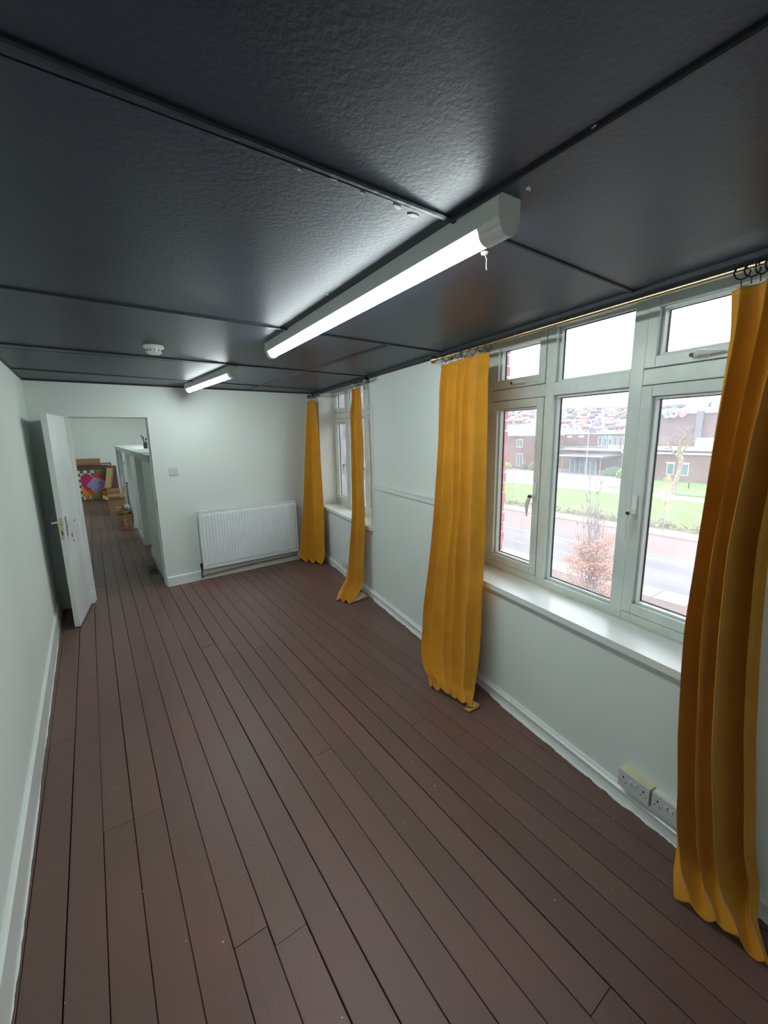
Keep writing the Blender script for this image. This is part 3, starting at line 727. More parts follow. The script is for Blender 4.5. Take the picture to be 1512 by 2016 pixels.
# fourth curtain, far corner
c4, _, _ = curtain('curtain', [
    (5.690, -.095, 2.195, 5.400, -.085, 2.200, .020, 0),
    (5.695, -.110, 1.85, 5.350, -.085, 1.85, .035, 0),
    (5.700, -.135, 1.45, 5.315, -.080, 1.45, .045, 0),
    (5.695, -.180, .85, 5.285, -.075, .80, .055, 0),
    (5.680, -.225, .50, 5.275, -.080, .50, .060, 0),
    (5.665, -.275, .22, 5.270, -.090, .20, .060, 0),
    (5.645, -.330, .06, 5.275, -.110, .05, .05, .2),
    (5.630, -.370, .012, 5.275, -.150, .012, .03, .7)],
    [0, .20, .36, .52, .66, .84, 1], [0, .18, .34, .52, .64, .84, 1], [0, 1.0, -.15, 1.2, -.1, 1.1, 0],
    'mustard velvet curtain in the far corner beside the radiator', nu=120, seed=11)
# turned-up lining corners on the floor
def flap(par, pts, name='lining', matr=LINING):
    m = MB(); m.prism([(p[0], p[1]) for p in pts], .009, .013, F=RW); o = m.build(name, matr, par); return o
cs = [o for o in bpy.data.objects if o.name.startswith('curtain') and o.type == 'EMPTY' and o.get('category') == 'curtain']
c2 = [o for o in cs if 'brightly' in o['label']][0]; c3 = [o for o in cs if 'pooling' in o['label']][0]
flap(c2, [(1.925, -.262), (1.990, -.190), (1.945, -.165), (1.900, -.205)])
flap(c2, [(1.885, -.262), (1.925, -.275), (1.935, -.255), (1.905, -.205), (1.945, -.165), (1.915, -.158), (1.895, -.18)], 'hem', VELVET)
flap(c3, [(3.90, -.27), (4.10, -.15), (4.06, -.05), (3.95, -.045), (3.88, -.18)])
flap(c3, [(3.86, -.27), (3.90, -.285), (3.89, -.18), (3.955, -.05), (3.92, -.045)], 'hem', VELVET)

# ================================================================== BACK ROOM
def stub(y0, y1, x0=.560, h=1.455):
    m = MB(); m.box(x0, x0+.75, y0, y1, 0, h); return m
stub(5.57, 6.93, .585).build('wall_stub', WHITE, kind='structure'); stub(7.73, 8.66).build('wall_stub', WHITE, kind='structure'); stub(9.36, 9.66, .54).build('wall_stub', WHITE, kind='structure')
for y0, y1, x0 in ((5.58, 6.94, .585), (7.72, 8.67, .560), (9.35, 9.67, .54)):
    m = MB(); m.prism([(x0-.014, y0-.012), (x0+.76, y0-.012), (x0+.76, y1+.012), (x0-.014, y1+.012)], 0, .13, XYZ); m.build('baseboard_stub', GLOSSW, kind='structure')
cnt = thing('counter', (1.1, 9.3, 1.45), 'long grey painted counter top along the half walls in the back room', 'counter')
m = MB(); m.box(.53, 1.75, 5.62, 13.25, 1.525, 1.55, bev=.004); m.build('counter_top', COUNTER, cnt)
m = MB(); m.box(.545, .57, 5.62, 13.2, 1.456, 1.525); m.build('fascia', COUNTER, cnt)
for y in (9.9, 11.6, 13.12):
    for lx in (.55, 1.60): m = MB(); m.box(lx, lx+.05, y, y+.05, 0, 1.456); m.build('counter_leg', COUNTER, cnt)
m = MB(); m.box(.60, .66, 13.0, 13.05, .75, 1.45); m.tube([(.58, 13.0, .9), (.9, 13.0, 1.45)], .02, 6); m.build('counter_brace', COUNTER, cnt)
# things on the counter
PAPER = mat('white_paper', (.82, .84, .84, 1), .7)
for i, (x, y, a, lab) in enumerate(((.64, 6.35, .2, 'sheet of white paper at the near end of the counter'), (.80, 8.2, -.3, 'sheet of white paper in the middle of the counter'), (.85, 10.6, .1, 'sheet of white paper at the far part of the counter'))):
    m = MB(); m.box(-.105, .105, -.16, .16, 0, .003, F=lambda p, q, z: Vector((x+p*cos(a)-q*sin(a), y+p*sin(a)+q*cos(a), 1.5505+z))); m.build('paper_sheet', PAPER, label=lab, cat='paper')
def jar(x, y, h, matr, lab, brushes):
    r = thing('brush_jar', (x, y, 1.551), lab, 'jar')
    m = MB(); m.lathe([(0, 0), (.035, 0), (.037, h*.5), (.035, h), (.032, h), (.032, .004), (0, .004)], (x, y, 1.551), seg=14); m.build('jar', matr, r, smooth=True)
    rnd = random.Random(int(y*10))
    for k in range(brushes):
        a = rnd.uniform(0, 6.28); l = rnd.uniform(.14, .22); m = MB(); e = Vector((x+.05*cos(a), y+.05*sin(a), 1.551+l))
        m.tube([(x-.015*cos(a), y-.015*sin(a), 1.556), e], .004, 5); m.lathe([(.004, 0), (.010, .012), (.009, .03), (0, .04)], e, e-Vector((x, y, 1.55)), 8); m.build('brush', DKWOOD, r)
jar(.86, 9.0, .11, mat('grey_glaze', (.10, .12, .11, 1), .3), 'dark jar of paint brushes on the counter, the left one', 5)
jar(.96, 9.02, .09, IRON, 'dark jar of paint brushes on the counter, the right one', 4)

# floor grille
gr = thing('floor_grille', (.50, 6.2, 0), 'rectangular metal grille let into the floorboards just past the doorway', 'grille')
m = MB()
for a, b, c, d in ((.435, .565, 6.00, 6.02), (.435, .565, 6.38, 6.40), (.435, .45, 6.02, 6.38), (.55, .565, 6.02, 6.38), (.45, .55, 6.19, 6.21)): m.box(a, b, c, d, .001, .010)
m.build('grille_frame', mat('dull_bronze', (.20, .15, .09, 1), .45, .5), gr)
m = MB(); m.box(.45, .55, 6.02, 6.19, .001, .003); m.build('opening', BLACK, gr)
for k in range(8):
    m = MB(); y = 6.22+k*.02; m.box(.45, .55, y, y+.010, .002, .009); m.build('slat', MATS['dull_bronze'], gr)

# painting on canvas leaning on the end wall
PY = 14.70
art = thing('painting', (-.08, PY, 0), 'bright abstract painting with checkered border leaning in the back room', 'painting')
def PW(a, z, t=0): return Vector((a, PY-.02 + (z)*.07 - t, z))      # leaning slightly back
def cmat(n, *rgb): return mat('paint_'+n, srgb(*rgb), .6, nscale=12)
m = MB(); m.add([PW(-.40, .015), PW(.26, .015), PW(.26, .84), PW(-.40, .84), PW(-.40, .015, -.025), PW(.26, .015, -.025), PW(.26, .84, -.025), PW(-.40, .84, -.025)], [(0, 1, 2, 3), (7, 6, 5, 4), (0, 4, 5, 1), (1, 5, 6, 2), (2, 6, 7, 3), (3, 7, 4, 0)])
m.build('canvas', cmat('white', 222, 226, 214), art)
def shape(pts, matr, t, name='painted_shape', par=art):
    m = MB(); n = len(pts); m.add([PW(a, z, t) for a, z in pts]+[PW(a, z, t-.003) for a, z in pts], [list(range(n)), list(range(n, 2*n))[::-1]]+[(i, (i+1) % n, n+(i+1) % n, n+i) for i in range(n)])
    m.build(name, matr, par)
grn = cmat('green', 60, 120, 80); brn = cmat('dull', 112, 96, 84)
sq = .0825
for i in range(8):
    for j in range(10):
        if (i+j) % 2: continue
        x0 = -.40+i*sq; z0 = .015+j*sq
        if j >= 8 or i <= 1: shape([(x0, z0), (min(x0+sq, .26), z0), (min(x0+sq, .26), z0+sq), (x0, z0+sq)], grn if (j >= 8 or j < 2) else brn, .001, 'check_square')
shape([(.10, .60), (.26, .60), (.26, .84), (.05, .84)], cmat('leaf', 100, 140, 60), .002)
shape([(-.26, .02), (.26, .02), (.26, .50), (-.10, .50), (-.24, .30)], cmat('orange', 208, 96, 36), .0022)
shape([(-.32, .62), (-.30, .70), (-.22, .74), (-.12, .74), (-.06, .66), (-.02, .64), (.0, .40), (-.20, .20), (-.30, .38)], cmat('magenta', 190, 40, 110), .003)
shape([(-.02, .70), (.05, .78), (.14, .76), (.22, .68), (.26, .58), (.26, .35), (.02, .45), (-.06, .60)], cmat('redorange', 214, 72, 48), .0034)
shape([(-.32, .38), (-.24, .30), (-.14, .16), (-.26, .05), (-.33, .22)], cmat('amber', 226, 150, 50), .004)
shape([(-.19, .44), (-.10, .52), (-.02, .64), (.12, .60), (.26, .50), (.26, .30), (.10, .24), (-.02, .22), (-.04, .34), (-.10, .38), (-.18, .38)], cmat('lilac', 176, 164, 206), .0045)
shape([(-.19, .42), (-.10, .50), (-.05, .40), (.04, .26), (.02, .17), (-.08, .20), (-.06, .32), (-.18, .36)], cmat('blue', 130, 164, 200), .0052)
shape([(-.10, .34), (-.04, .36), (-.05, .26), (-.10, .28)], cmat('pink', 226, 160, 180), .0056)
for q in ([(.0, .50), (.05, .55), (.04, .56), (-.01, .51)], [(.08, .42), (.16, .50), (.15, .51), (.07, .43)], [(.14, .38), (.22, .45), (.21, .46), (.13, .39)], [(.06, .28), (.2, .36), (.19, .37), (.05, .29)]): shape(q, cmat('plum', 90, 40, 90), .006)
shape([(-.16, .02), (-.12, .14), (.02, .18), (.14, .22), (.10, .02)], cmat('olive', 150, 150, 70), .0048)
shape([(-.20, .015), (-.17, .12), (-.12, .12), (-.13, .015)], cmat('lavender', 200, 180, 214), .0054)
shape([(.14, .03), (.25, .03), (.25, .2), (.16, .22)], cmat('yellow', 226, 180, 60), .0052)
# empty timber frame standing round the painting
m = MB()
def fbar(a0, a1, z0, z1): m.add([PW(a, z, t) for a in (a0, a1) for t in (.012, .045) for z in (z0, z1)], [(0, 1, 3, 2), (4, 6, 7, 5), (0, 4, 5, 1), (2, 3, 7, 6), (0, 2, 6, 4), (1, 5, 7, 3)])
fbar(-.46, -.42, .0, 1.04); fbar(-.42, .46, 1.0, 1.04); fbar(.42, .46, .3, 1.0); fbar(-.42, .27, .0, .014)
m.build('stretcher_frame', WOODR, label='reddish wooden stretcher frame standing round the abstract painting', cat='frame')
m = MB(); m.box(-.52, -.47, 14.55, 14.75, 0, .95, bev=.003); m.build('board', WOODR, label='narrow brown board standing left of the painting', cat='board')
m = MB(); m.box(-.40, .20, 14.80, 14.85, .10, 1.17, bev=.004); m.build('cardboard_sheet', CARD, label='flat brown cardboard box standing behind the painting, its top showing', cat='cardboard box')
m = MB(); m.box(-.38, .40, 14.765, 14.79, .25, .97, bev=.003); m.build('dark_board', DKWOOD, label='dark brown board between the painting and the cardboard', cat='board')
m = MB(); m.box(.27, .56, 14.40, 14.60, 0, .95, bev=.004); m.build('dark_box', DKWOOD, label='dark brown box right of the painting behind the pale carton', cat='box')
# pale long carton leaning
bx_ = thing('carton', (.36, 14.3, .3), 'long pale cardboard carton leaning right of the painting', 'cardboard box')
m = MB(); m.box(-.075, .075, -.06, .06, 0, .58, F=lambda a, b, c: Vector((.29+a+c*.19, 14.28+b, .34+c*.97)), bev=.004); m.build('carton_body', CARD2, bx_)
m = MB(); m.box(.04, .08, -.062, .062, -.002, .582, F=lambda a, b, c: Vector((.30+a+c*.19, 14.28+b, .34+c*.97)), bev=.002); m.build('carton_side', CARD, bx_)
m = MB(); m.box(.25, .56, 13.9, 14.25, 0, .32, bev=.004); m.build('cardboard_box', CARD, label='closed brown cardboard box under the leaning carton', cat='cardboard box')
for k in (0, 1):
    m = MB(); m.box(.33+k*.12, .355+k*.12, 13.888, 13.90, .22, .24); m.build('hand_hole', BLACK, bpy.data.objects['cardboard_box'])
def open_box(x0, x1, y0, y1, h, label, flaps=True):
    r = thing('open_box', ((x0+x1)/2, (y0+y1)/2, 0), label, 'cardboard box'); t = .006
    m = MB(); m.box(x0, x1, y0, y1, 0, t); m.box(x0, x0+t, y0, y1, t, h); m.box(x1-t, x1, y0, y1, t, h); m.box(x0+t, x1-t, y0, y0+t, t, h); m.box(x0+t, x1-t, y1-t, y1, t, h)
    m.build('box_body', CARD, r)
    if flaps:
        for a, b, c, d, o in ((x0, x0+t, y0, y1, (-.10, 0)), (x0, x1, y0, y0+t, (0, -.08)), (x0, x1, y1-t, y1, (0, .02))):
            m = MB(); m.add([(a, c, h), (b, c, h), (b, d, h), (a, d, h), (a+o[0], c+o[1], h+.05), (b+o[0], c+o[1], h+.05), (b+o[0], d+o[1], h+.05), (a+o[0], d+o[1], h+.05)], [(0, 1, 2, 3), (7, 6, 5, 4), (0, 4, 5, 1), (1, 5, 6, 2), (2, 6, 7, 3), (3, 7, 4, 0)])
            m.build('flap', CARD2, r)
    return r
open_box(.21, .52, 11.4, 12.1, .34, 'open cardboard box further back along the counter')
open_box(.28, .52, 9.30, 9.72, .30, 'open cardboard box full of scraps nearest in the back room', False)
m = MB(); m.box(.36, .42, 9.293, 9.299, .04, .24); m.build('tape_strip', mat('patterned_tape', srgb(150, 60, 40), .5, nscale=60, col2=srgb(220, 200, 190), lo=.48, hi=.52), bpy.data.objects['open_box.001'])
m = MB(); m.box(.40, .46, 11.5, 11.54, .15, .62, F=lambda x, y, z: Vector((x+(z-.15)*.25, y, z))); m.build('wood_offcut', CARD2, label='pale wooden offcut sticking out of the further open box', cat='offcut')
bk = thing('scrap_tray', (.36, 9.5, .302), 'round cardboard tray of wooden scraps on the nearest open box', 'tray')
m = MB(); m.lathe([(.02, 0), (.13, 0), (.165, .06), (.158, .06), (.125, .008), (.02, .008)], (.37, 9.5, .302), seg=22); m.build('tray', CARD2, bk, smooth=True)
rnd = random.Random(4)
for k in range(9):
    a = rnd.uniform(0, 6.28); rr = rnd.uniform(.0, .09); x, y = .37+rr*cos(a), 9.5+rr*sin(a); m = MB(); q = rnd.uniform(0, 3)
    m.box(-.05, .05, -.012, .012, 0, .012, F=lambda p, s, z: Vector((x+p*cos(q)-s*sin(q), y+p*sin(q)+s*cos(q), .32+.012*k+z+abs(p)*.3))); m.build('scrap', [CARD, CARD2, DKWOOD, PAPER][k % 4], bk)
m = MB(); m.box(.54, .66, 10.30, 10.33, 0, .82, F=lambda x, y, z: Vector((x, y+z*.08, z)), bev=.003); m.box(.555, .645, 10.295, 10.30, .03, .79, F=lambda x, y, z: Vector((x, y+z*.08, z)), mi=1)
m.build('leaning_frame', [mat('navy_frame', (.03, .035, .07, 1), .4), mat('pale_print', (.5, .52, .58, 1), .6)], label='narrow dark framed print leaning beside the open boxes', cat='picture')
m = MB(); m.box(.520, .532, 9.74, 10.1, 0, .46, bev=.002); m.build('dark_canvas', mat('navy_frame', (.03, .035, .07, 1)), label='dark canvas edge standing behind the nearest open box', cat='canvas')
m = MB(); m.ball((.47, 9.72, .38), .05, .05, .07); m.build('paper_bag', PAPER, label='crumpled white paper bag behind the scrap tray', cat='paper bag')

# ================================================================== OUTSIDE
GZ = -7.3
def osr(r, g, b): c = srgb(r, g, b); return (c[0]*.66, c[1]*.66, c[2]*.66, 1)
GRASS = mat('grass', osr(86, 134, 44), .9, nscale=.5, col2=osr(100, 146, 56), bump=.3, bscale=8, bdist=.05)
ASPH = mat('asphalt', osr(112, 111, 116), .8, nscale=.6, col2=osr(94, 94, 100), stretch=(1, .15, 1))
REDL = mat('red_lane_surface', osr(126, 104, 102), .8, nscale=.7, col2=osr(116, 96, 95), stretch=(1, .2, 1))
KERB = mat('kerb_concrete', osr(158, 154, 150), .8, nscale=3)
WLINE = mat('road_line', osr(235, 235, 235), .7)
PAVE = mat('brown_footway', osr(100, 74, 70), .85, nscale=2, col2=osr(86, 64, 61))
FORE = mat('forecourt_paving', osr(144, 136, 137), .8, nscale=.4, col2=osr(122, 118, 124))
PATHM = mat('pale_path', osr(172, 156, 148), .85, nscale=1)
FBRICK = mat('brown_brick', osr(130, 103, 99), .85, nscale=1.5, col2=osr(118, 93, 89))
FBRICK2 = mat('mauve_brick', osr(134, 114, 118), .85, nscale=1.2, col2=osr(124, 106, 110))
CONC = mat('pale_concrete_band', osr(178, 186, 194), .8, nscale=2)
CLAD = mat('pale_cladding', osr(200, 208, 210), .6, nscale=3)
WGL = mat('far_window_glass', osr(92, 110, 118), .15, nscale=4)
TEAL = mat('teal_window_glass', osr(70, 128, 130), .2)
DGL = mat('entrance_glass', osr(80, 112, 120), .15, nscale=2, col2=osr(58, 84, 94))
WFR = mat('white_window_frame', osr(225, 228, 230), .5)
DKM = mat('dark_fascia', osr(78, 82, 96), .5)
m = MB(); m.box(4, 700, -320, 760, GZ-.6, GZ-.10); m.build('ground', mat('earth', osr(120, 112, 96), .9), kind='structure')
def strip(name, x0, x1, z, matr, y0=-120, y1=260):
    m = MB(); m.box(x0, x1, y0, y1, GZ-.12, z); return m.build(name, matr, kind='structure')
strip('footway', 5.5, 24.0, GZ+.06, PAVE); strip('road', 25.6, 33.2, GZ, ASPH)
strip('bus_lane', 33.2, 39.2, GZ+.0, REDL); strip('far_footway', 39.5, 41.6, GZ+.07, KERB)
ln = strip('lawn', 43.9, 60.6, GZ+.10, GRASS); strip('path', 60.6, 64.2, GZ+.12, PATHM)
strip('upper_lawn', 66.0, 82.4, GZ+.08, GRASS, -60, 33.5); strip('forecourt', 64.2, 98, GZ+.05, FORE, 24, 110)
strip('verge', 41.6, 43.9, GZ+.08, mat('verge_soil', osr(124, 120, 94), .9, nscale=3))
kb = bpy.data.objects.new('kerb', None); COL.objects.link(kb); kb.location = (24.8, 10, GZ); WORLDLOC[kb.name] = Vector((24.8, 10, GZ)); kb['kind'] = 'structure'
for k in range(26):
    m = MB(); y = -2+k*1.6; m.box(24.0, 25.6, y+.03, y+1.57, GZ-.05, GZ+.10, bev=.02); m.build('kerb_slab', KERB, kb)
m = MB(); m.box(39.2, 39.5, -120, 260, GZ-.1, GZ+.12); m.build('kerb_far', KERB, kind='structure')
m = MB(); m.box(24, 25.6, -120, -2, GZ-.1, GZ+.1); m.box(24, 25.6, 39.6, 260, GZ-.1, GZ+.1); m.build('kerb_run', KERB, kind='structure')
rm = bpy.data.objects.new('road_marking', None); COL.objects.link(rm); rm.location = (29, 10, GZ); WORLDLOC[rm.name] = Vector((29, 10, GZ)); rm['kind'] = 'structure'
m = MB(); m.box(31.9, 32.1, -120, 260, GZ+.004, GZ+.012); m.build('lane_line', WLINE, rm)
for k in range(24):
    m = MB(); y = -9.6+k*3.6; m.box(28.2, 28.34, y+1.2, y+2.5, GZ+.004, GZ+.012); m.build('lane_dash', WLINE, rm)

def far_building(name, label, cat='building'): return thing(name, (0, 0, 0), label, cat)
def bb(par, name, matr, x0, x1, y0, y1, z0, z1): m = MB(); m.box(x0, x1, y0, y1, z0, z1); return m.build(name, matr, par)
def win(par, X, y0, y1, z0, z1, gl=WGL, bars=0, cill=True):
    m = MB(); e = .10
    for q in ((y0, y0+e, z0, z1), (y1-e, y1, z0, z1), (y0+e, y1-e, z0, z0+e), (y0+e, y1-e, z1-e, z1)): m.box(X-.06, X+.05, *q)
    for k in range(bars): yy = y0+(y1-y0)*(k+1)/(bars+1); m.box(X-.06, X+.05, yy-.04, yy+.04, z0+e, z1-e)
    f = m.build('window', WFR, par); p = MB(); p.box(X-.02, X+.02, y0+e, y1-e, z0+e, z1-e); p.build('pane', gl, f); return f
# left wing
b = thing('left_wing', (88, 64, GZ), 'two storey brown brick wing at the left with white cladding on its roof level', 'building')
bb(b, 'wall', FBRICK, 85, 94.8, 58.8, 90, GZ, .55); bb(b, 'coping', CONC, 84.9, 94.8, 58.7, 90, .55, .75)
bb(b, 'cladding', CLAD, 87, 96, 62.6, 88, .75, 3.35)
for k in range(12): bb(b, 'cladding_rib', CLAD, 86.9, 87, 63+k*.8, 63.12+k*.8, .75, 3.35)
win(b, 85, 63.5, 65.2, -2.1, -.2, bars=1); win(b, 85, 63.3, 65.1, -6.6, -3.6, bars=1); win(b, 85, 59.2, 60.0, -2.0, -.4)
bb(b, 'roof_unit', CLAD, 88, 91, 58.9, 60.4, .75, 2.2)
d = thing('satellite_dish', (86.5, 62.4, .75), 'round white satellite dish on the roof of the left wing', 'satellite dish')
m = MB(); ax = Vector((-.95, -.25, .2)); m.lathe([(0, .25), (.7, .20), (1.05, .05), (1.22, -.1), (1.2, -.12), (1.03, .0), (.68, .14), (0, .19)], (86.2, 62.4, 2.3), -ax, 26); m.build('dish', WLINE, d, smooth=True)
m = MB(); m.tube([(86.5, 62.4, .75), (86.4, 62.4, 2.1)], .1, 8); m.build('mast', CLAD, d)
# middle range
b = thing('middle_range', (96, 52, GZ), 'long brown brick middle range with a row of windows and a pale ledge', 'building')
bb(b, 'upper_wall', FBRICK, 95, 106, 40, 62.5, -2.4, .75); bb(b, 'lower_wall', FBRICK, 93.4, 95, 40, 62.5, GZ, -2.9)
bb(b, 'ledge', CONC, 93.0, 95, 40, 62.5, -2.9, -2.55); bb(b, 'parapet', CONC, 94.9, 106, 40, 62.5, .75, .95)
for a, c in ((59.4, 60.3),): win(b, 95, a, c, -1.2, -.4)
for a in (56.9, 54.0): 
    bb(b, 'louvre', mat('louvre_brown', osr(120, 104, 104), .7), 94.9, 95, a, a+1.3, -1.8, .0); bb(b, 'lintel', WFR, 94.85, 95, a, a+1.3, .05, .45)
for k in range(8):
    a = 50.6-k*1.12; win(b, 95, a-.85, a, -1.9, .2, bars=0)
for k, c in ((0, (80, 190, 220)), (1, (120, 205, 225)), (4, (235, 235, 235)), (5, (240, 240, 235))):
    bb(b, 'coloured_panel', mat('panel_%d' % k, osr(*c), .5), 94.85, 94.93, 50.4-k*1.12-1.6, 50.4-k*1.12-.9, -.4, .45)
bb(b, 'coloured_panel', mat('panel_y', osr(226, 206, 120), .6), 94.85, 94.93, 42.5, 45.2, -2.3, -1.7); bb(b, 'coloured_panel', mat('panel_b', osr(170, 205, 220), .6), 94.85, 94.93, 45.8, 48.2, -2.4, -1.6)
rl = thing('roof_railing', (95.2, 51, .95), 'white railing along the flat roof of the middle range', 'railing')
for z in (1.25, 1.6): m = MB(); m.tube([(95.2, 40, z), (95.2, 62.4, z)], .035, 5); m.build('rail', WFR, rl)
for k in range(23): m = MB(); m.tube([(95.2, 40.2+k, .95), (95.2, 40.2+k, 1.62)], .035, 5); m.build('post', WFR, rl)
r2 = thing('ledge_railing', (93.2, 51, -2.55), 'pale railing along the ledge above the entrance', 'railing')
for z in (-2.15, -1.95): m = MB(); m.tube([(93.2, 40, z), (93.2, 62.4, z)], .04, 5); m.build('rail', CONC, r2)
for k in range(12): m = MB(); m.tube([(93.2, 40.5+2*k, -2.55), (93.2, 40.5+2*k, -1.95)], .04, 5); m.build('post', CONC, r2)
# entrance canopy
b = thing('entrance_pavilion', (87, 48.5, GZ), 'glazed entrance with flat dark projecting canopy', 'entrance')
bb(b, 'canopy', DKM, 83.5, 93, 43.4, 54.2, -3.95, -3.55); bb(b, 'canopy_edge', CONC, 83.3, 83.5, 43.3, 54.3, -3.7, -3.5)
bb(b, 'fascia', DKM, 84.3, 92.5, 45.0, 51.0, -4.5, -3.95)
for k in range(5):
    a = 45.2+k*1.14; f = bb(b, 'glass_bay', DGL, 84.6, 84.7, a, a+1.06, GZ, -4.5)
for k in range(6): bb(b, 'mullion', CLAD, 84.55, 84.72, 45.12+k*1.14, 45.2+k*1.14, GZ, -4.5)
bb(b, 'inner_wall', FBRICK, 90, 93.3, 43.5, 54.2, GZ, -3.95)
for a in (43.9, 52.3): bb(b, 'post', WOODR, 84.0, 84.15, a, a+.15, GZ, -3.95)
m = MB()
for k in range(3): m.tube([(83.4, 44.6-k*1.0, GZ+.1), (83.4, 44.6-k*1.0, GZ+1.0)], .04, 5)
m.tube([(83.4, 44.8, GZ+1.0), (83.4, 42.2, GZ+.7)], .04, 5); m.tube([(83.4, 44.8, GZ+.6), (83.4, 42.2, GZ+.3)], .04, 5)
m.build('handrail', CONC, b)
m = MB(); m.tube([(83.0, 46.3, GZ+.05), (83.0, 46.3, 2.4)], [.07, .045], 8); fp = m.build('flagpole', WLINE, label='tall white flagpole in front of the entrance', cat='flagpole')
m = MB(); m.add([(83.0, 46.3, 2.35), (83.0, 46.3, 1.35), (83.05, 45.9, 1.0), (83.1, 45.3, 1.2), (83.15, 44.7, .9), (83.1, 44.9, 1.9), (83.05, 45.5, 2.2)], [(0, 1, 2, 3, 4, 5, 6)])
o = m.build('flag', mat('blue_flag', osr(120, 130, 170), .8), label='limp blue grey flag at the top of the flagpole', cat='flag'); o.modifiers.new('s', 'SOLIDIFY').thickness = .02
# tall studio block with the sign
b = thing('tall_block', (100, 30, GZ), 'tall windowless mauve brick block carrying a big white sign', 'building')
bb(b, 'wall', FBRICK2, 95, 115, 10, 38.9, GZ, 4.5); bb(b, 'parapet', CONC, 94.8, 115, 9.9, 39.0, 4.5, 5.6)
bb(b, 'vertical_duct', mat('grey_duct', osr(128, 126, 140), .6), 94.5, 95, 30.9, 32.0, -.9, 4.9)
m = MB(); m.prism([(96.5, 5.6), (104, 5.6), (104, 7.3), (98, 7.5), (97.2, 7.2)], 22, 30.6, F=lambda x, z, y: Vector((x, y, z))); m.build('roof_housing', CLAD, b)
bb(b, 'roof_cabin', CONC, 96, 99, 31, 33.5, 5.6, 6.6)
# lower wing with band
b = thing('lower_wing', (88, 28, GZ), 'single storey brick wing with white roof band and two teal windows', 'building')
bb(b, 'wall', FBRICK, 82, 94.9, 8, 39, GZ, -2.6); bb(b, 'roof_band', WFR, 81.8, 94.9, 7.8, 39, -2.6, -2.3); bb(b, 'roof_band', DKM, 82.0, 94.9, 7.9, 38.9, -2.3, -1.95); bb(b, 'roof_band', WFR, 81.8, 94.9, 7.8, 39, -1.95, -1.7)
for a in (30.1, 27.95): win(b, 82, a, a+1.15, -6.1, -4.2, gl=TEAL); bb(b, 'lintel', WFR, 81.8, 82, a-.1, a+1.25, -4.15, -3.95)
m = MB(); m.prism([(85.5, -1.7), (89, -1.7), (89, -.2), (86.5, .1), (85.5, -.5)], 25, 28.7, F=lambda x, z, y: Vector((x, y, z))); m.build('roof_plant', CLAD, label='white plant housing on the roof of the single storey wing', cat='roof plant')
# sign of three joined letters: white backing with pastel strokes
sg = thing('wall_sign', (94.4, 35.4, 3.6), 'white lettered sign high on the tall brick block', 'sign')
# x' to the viewer's right is -y
def stroke(pts, r, X, matr, name, thick=.25):
    m = MB(); out = []
    dense = []
    for i in range(len(pts)-1):
        for k in range(8):
            t = k/8; p = [Vector(q) for q in (pts[max(i-1, 0)], pts[i], pts[i+1], pts[min(i+2, len(pts)-1)])]
            dense.append(.5*((2*p[1])+(-p[0]+p[2])*t+(2*p[0]-5*p[1]+4*p[2]-p[3])*t*t+(-p[0]+3*p[1]-3*p[2]+p[3])*t**3))
    dense.append(Vector(pts[-1]))
    nudge = 0
    for a, bq in zip(dense[:-1], dense[1:]):
        nudge += .0012; X0 = X-nudge
        d = (bq-a); 
        if d.length < 1e-6: continue
        d.normalize(); nrm = Vector((-d.y, d.x))*r
        q = [a+nrm, bq+nrm, bq-nrm, a-nrm]; m.prism([(37.65-p.x, 3.75+p.y) for p in q], X0, X+thick, F=lambda y, z, x: Vector((x, y, z)))
    for a in dense:
        nudge += .0012; m.prism([(37.65-a.x+r*cos(2*pi*k/12), 3.75+a.y+r*sin(2*pi*k/12)) for k in range(12)], X-nudge, X+thick, F=lambda y, z, x: Vector((x, y, z)))
    return m.build(name, matr, sg)
li = [(.35, 1.25), (.33, .75), (.5, .35), (.95, .32), (1.28, .62), (1.42, 1.2), (1.5, 1.75)]
lt = [(1.5, 1.75), (1.38, 1.1), (1.42, .6), (1.75, .32), (2.15, .45), (2.42, .9), (2.5, 1.28)]
lc = [(1.15, 1.25), (1.6, 1.28), (2.1, 1.22)]
lv = [(2.5, 1.28), (2.78, 1.38), (2.98, 1.0), (3.12, .42), (3.45, .45), (3.75, .85), (3.95, 1.32)]
ld = [(.42, 1.68), (.46, 1.68)]
for s_ in (li, lt, lc, lv, ld): stroke(s_, .26, 94.45, WLINE, 'sign_backing', .3)
for s_, c in ((li, (150, 182, 214)), (lt, (214, 206, 160)), (lc, (214, 206, 160)), (lv, (232, 140, 150)), (ld, (150, 182, 214))): stroke(s_, .13, 94.22, mat('sign_colour_%d' % c[2], osr(*c), .5), 'sign_letter', .16)

# railing between lawn and path
rl = thing('path_railing', (62, 30, GZ), 'thin metal railing between the lawn and the path', 'railing')
for z in (.55, 1.05): m = MB(); m.tube([(61.2, -20, GZ+z), (61.2, 75, GZ+z)], .03, 5); m.build('rail', CONC, rl)
for k in range(38): m = MB(); m.tube([(61.2, -20+k*2.5, GZ+.05), (61.2, -20+k*2.5, GZ+1.05)], .035, 5); m.build('post', CONC, rl)
m = MB(); m.tube([(73.5, 24.8, GZ+.05), (73.5, 24.8, GZ+.95)], .09, 8); m.build('bollard', IRON, label='short dark bollard on the grass by the lower wing', cat='bollard')

